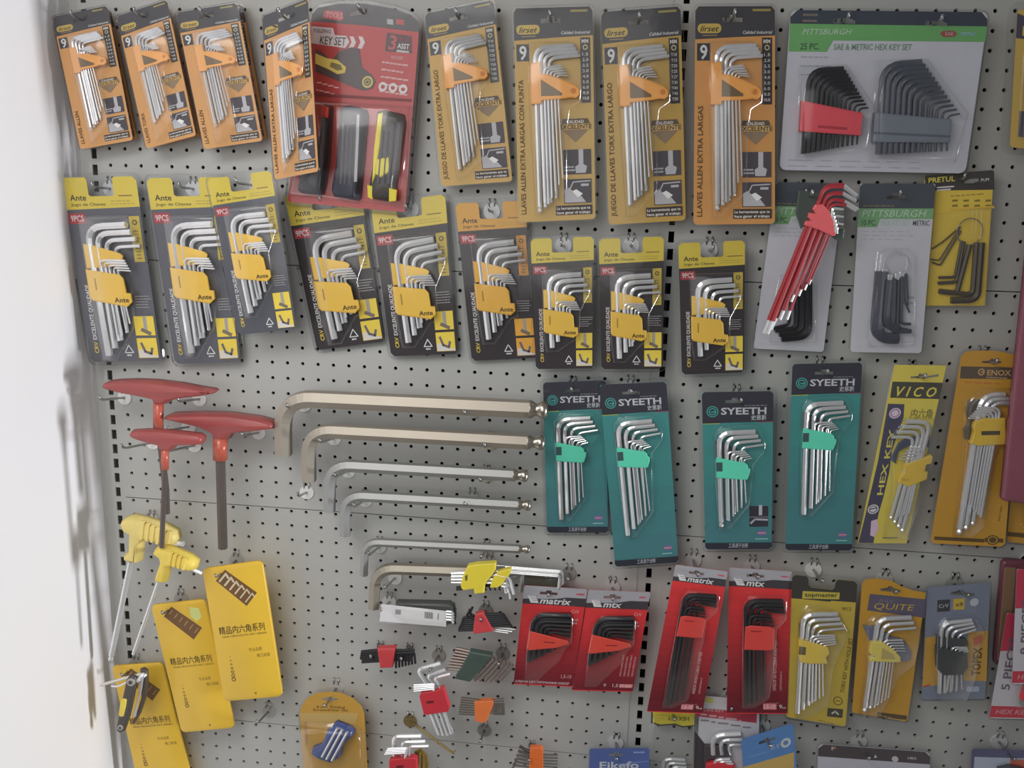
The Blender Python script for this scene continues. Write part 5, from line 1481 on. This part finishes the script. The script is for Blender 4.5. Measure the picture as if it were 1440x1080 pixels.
pk.patch(pk.P(K10, [(822, 420), (866, 404), (868, 446), (826, 462)]), (196, 92, 60))
(u, v), = pk.P(K10, [(820, 680)]); pk.patch(rr(u - .1, v - .05, u + .1, v + .05, .03), (150, 156, 176))
pk.fan(4, (650, 700, 662, 348, 815, 330, 11), (735, 690, 745, 408, 838, 378, 6), .10, CHROME, K=K10)
pk.fan(4, (690, 690, 716, 468, 790, 470, 5), (765, 680, 758, 496, 800, 490, 3.5), .17, CHROME, K=K10)
pk.prism('holder_bracket', pk.P(K10, [(640, 412), (700, 418), (790, 430), (800, 462), (720, 470), (640, 490)], .14), .03, .14, (52, 54, 56), .012)
pk.prism('holder', pk.P(K10, [(640, 470), (700, 482), (790, 500), (796, 570), (770, 606), (670, 610), (644, 580), (638, 500)], .22), .03, .25, (52, 54, 56), .016)
pk.done()
pk.shell(pk.P(K10, [(620, 380), (680, 310), (830, 300), (880, 380), (840, 470), (830, 600), (780, 725), (640, 730), (610, 600)]), .27, .05)
pk.flange(.03, .012, None, depth=.08)
(u, v), = pk.P(K10, [(770, 192)]); hk(pk, u, v, plate=(120, 120, 116))

# red and white packs at the right edge
def pieces(label, quad, d, txt, seed):
    pk = Thing('key_set_blister_pack', label, 'tool pack', quad, d, 'red and white packs at the right edge')
    h = pk.hn
    pk.card((206, 200, 206), rr(0, 0, 1, h, .03))
    pk.patch([(0, .03), (.03, 0), (.97, 0), (1, .03), (1, .62), (0, .70)], (176, 50, 72))
    pk.patch([(0, h - .24), (1, h - .24), (1, h - .02), (0, h - .02)], (178, 40, 58))
    pk.text('HEX KEY SET', .08, h - .09, .085, (216, 150, 160), w=.8, shear=.2, bold=.02)
    pk.text(txt, .24, h - .55, .13, (96, 84, 96), w=1.0, rot=90, bold=.03)
    pk.done()
    pk.fan(5, (.45, h - .32, .42, .75, .9, .75, .05), (.72, h - .6, .70, 1.05, .95, 1.05, .02), .10, SATIN2)
    pk.prism('holder', [(.40, 1.15), (.82, 1.15), (.82, 1.55), (.40, 1.55)], .03, .2, (182, 40, 56), .015)
    pk.shell(rr(.32, .66, .97, h - .26, .06), .26, .05)
    pk.flange(.03, .012, None, depth=.08)
    return pk
q = pieces('red and white pack reading five pieces, right edge', [(1416, 862), (1500, 868), (1482, 1012), (1391, 1010)], (.034, .030), '5 PIECES', 61); hk(q, .5, .1)
q = pieces('red and white pack reading nine pieces, right edge', [(1430, 800), (1520, 806), (1512, 960), (1423, 962)], (.062, .056), '9 PIECES', 62); hk(q, .5, .1)
pk = Thing('tool_case', 'dark maroon case behind the red and white packs', 'case', [(1408, 786), (1500, 790), (1486, 940), (1396, 934)], (.018, .016))
h = pk.hn
pk.dome('case_lid', rr(0, 0, 1, h, .08), -.06, .08, .05, mat((86, 44, 54), .3, 0, .1, coat=.4), 3)
pk.prism('case_trim', rr(.04, .12, .22, h - .1, .03), .05, .095, (108, 84, 62), .01)
pk.done()
hk(pk, .5, .1)

# ------------------------------------------------------------------ bottom row, cut by the frame
pk = Thing('key_set_blister_pack', 'clear pack with a yellow header strip at the bottom', 'tool pack', [(917, 1001), (977, 1003), (974, 1110), (912, 1106)], (.016, .014))
h = pk.hn
pk.card(mat((226, 208, 66), .4, coat=.2), [(0, 0), (1, 0), (1, .32), (.72, .36), (.55, .30), (.2, .34), (0, .28)], name='header_card')
pk.line([(0, .0), (0, .28), (.2, .34), (.55, .30), (.72, .36), (1, .32)], .035, (60, 56, 50))
pk.text('HEX KEY', .62, .10, .10, (90, 80, 40), w=.5, rot=180, anchor='c', bold=.02)
pk.done()
pk.shell(rr(.02, .05, 1, h, .04), .12, .05, m=CLEARB)
pk.fan(3, (.3, h - .1, .3, 1.2, .8, 1.2, .04), (.5, h - .2, .5, 1.4, .85, 1.4, .03), .05, CHROME)
pk.hook(.5, .06, label='peg hook for the clear pack with yellow header')
pk = Thing('key_set_blister_pack', 'white pack with red dotted header and chrome keys', 'tool pack', [(985, 978), (1068, 985), (1066, 1130), (976, 1126)], (.018, .015))
h = pk.hn
pk.card((206, 202, 206)); pk.patch(pk.P(K9, [(290, 774), (592, 800), (590, 852), (286, 818)]), (160, 52, 62))
a = pk.P(K9, [(312, 790), (450, 800)]); pk.textpx(K9, 'TORX KEY', (306, 790), (424, 798), 16, (220, 196, 200))
for j, (y, c) in enumerate(((808, (220, 180, 186)), (838, (120, 112, 116)))):
    a = pk.P(K9, [(310, y), (585, y + 26)]); pk.bars(a[0][0], a[0][1], a[1][0], 1, .02, .03, c, 70 + j, skew=.1)
pk.patch(pk.P(K9, [(330, 722), (372, 726), (370, 752), (330, 748)]), (190, 186, 96))
pk.patch(pk.P(K9, [(276, 890), (330, 960), (345, 1100), (270, 1200)]), (58, 52, 56))
pk.fan(3, (370, 1010, 366, 912, 510, 906, 13), (460, 1010, 440, 960, 530, 962, 8), .10, CHROME, K=K9)
pk.fan(4, (380, 1120, 372, 1036, 456, 1034, 9), (440, 1120, 420, 1072, 480, 1070, 5), .16, CHROME, K=K9)
pk.prism('holder_bracket', pk.P(K9, [(330, 968), (440, 970), (460, 1020), (350, 1040), (325, 1100), (325, 1000)], .12), .02, .12, (58, 52, 56), .012)
pk.prism('holder', pk.P(K9, [(335, 1060), (400, 1052), (480, 1070), (480, 1160), (330, 1160)], .2), .04, .21, (176, 40, 50), .012)
pk.done(); pk.flange(.03, .012, None, depth=.06); hk(pk, .5, .12)
pk = Thing('tool_blister_pack', 'tilted blue and mustard pack with a white cog', 'tool pack', [(1042, 1040), (1115, 1017), (1122, 1092), (1048, 1116)], (.046, .042))
h = pk.hn
hole = pk.P(K9, [(600, 950), (630, 938), (636, 928), (650, 926), (652, 934), (686, 922), (688, 934), (604, 962)])
pk.card((70, 112, 166), None, [hole]); pk.patch(pk.P(K9, [(512, 1078), (780, 1000), (782, 1200), (512, 1200)]), (196, 160, 84))
pk.textpx(K9, 'B.V', (664, 988), (710, 976), 26, (206, 214, 226), shear=.2)
(u, v), = pk.P(K9, [(738, 952)]); pk.ring(u, v, .10, .05, (214, 218, 222), 10); pk.ring(u, v, .035, .02, (90, 116, 150), 8)
a = pk.P(K9, [(545, 1025), (640, 1000)]); pk.line(a, .012, (130, 160, 200))
pk.done(); pk.flange(.02, .010, None, depth=.04)
(u, v), = pk.P(K9, [(645, 945)]); hk(pk, u, v)
pk = Thing('tool_blister_pack', 'blue pack with white lettering at the bottom edge', 'tool pack', [(829, 1053), (913, 1052), (912, 1140), (827, 1142)], (.034, .030))
h = pk.hn
pk.card((66, 84, 140), None, [slotp(.45, .10, .24, .05)])
pk.textpx(KB, 'Eikefo', (858, 1085), (1190, 1083), 66, (214, 216, 224), bold=.04)
a = pk.P(KB, [(1150, 948), (1255, 950)]); pk.bars(a[0][0], a[0][1], a[1][0], 1, .02, .03, (130, 150, 190), 5)
pk.line([(.5, .30), (.98, .25)], .012, (110, 130, 180)); pk.done(); pk.flange(.02, .010, None, depth=.04); hk(pk, .45, .11)
pk = Thing('tool_blister_pack', 'wide white pack with dark header at the bottom', 'tool pack', [(1151, 1046.5), (1308, 1058), (1306, 1180), (1146, 1168)], (.034, .030))
h = pk.hn
KC = (1200, 900, 6.0)
pk.card((196, 192, 204)); pk.patch([(0, .045), (.045, 0), (.955, 0), (1, .045), (1, .125), (0, .125)], (66, 58, 62))
(u, v), = pk.P(KC, [(352, 1004)]); pk.patch(circ(u, v, .03), (206, 202, 206))
pk.textpx(KC, 'HEX', (460, 1004), (534, 1008), 22, (196, 192, 196), bold=.02); pk.textpx(K10, 'F', (104, 988), (126, 990), 20, (206, 170, 150), bold=.02)
a = pk.P(KC, [(182, 992), (190, 968)]); pk.patch([(a[0][0] - .012, a[0][1]), (a[0][0] + .02, a[0][1]), (a[0][0] + .004, a[0][1] - .035)], (206, 204, 206))
pk.done(); pk.flange(.015, .008, None, depth=.03); hk(pk, .42, .06)
pk = Thing('tool_blister_pack', 'navy pack with grey panel at the bottom right corner', 'tool pack', [(1367, 1053), (1470, 1056), (1468, 1150), (1362, 1146)], (.034, .030))
h = pk.hn
pk.card((66, 66, 104)); pk.patch([(.04, .13), (.96, .13), (.96, h - .05), (.02, h - .05)], (158, 166, 184)); pk.patch([(.52, .15), (.96, .15), (.96, .5), (.56, .4)], (206, 84, 56))
pk.done(); pk.prism('folding_tool', [(.35, .27), (.5, .22), (.8, .3), (.8, .5), (.35, .5)], .01, .1, (58, 58, 64), .02); pk.flange(.02, .01, None, depth=.04); hk(pk, .5, .07)

for _o in bpy.data.objects:
    if '_o' in _o: del _o['_o']
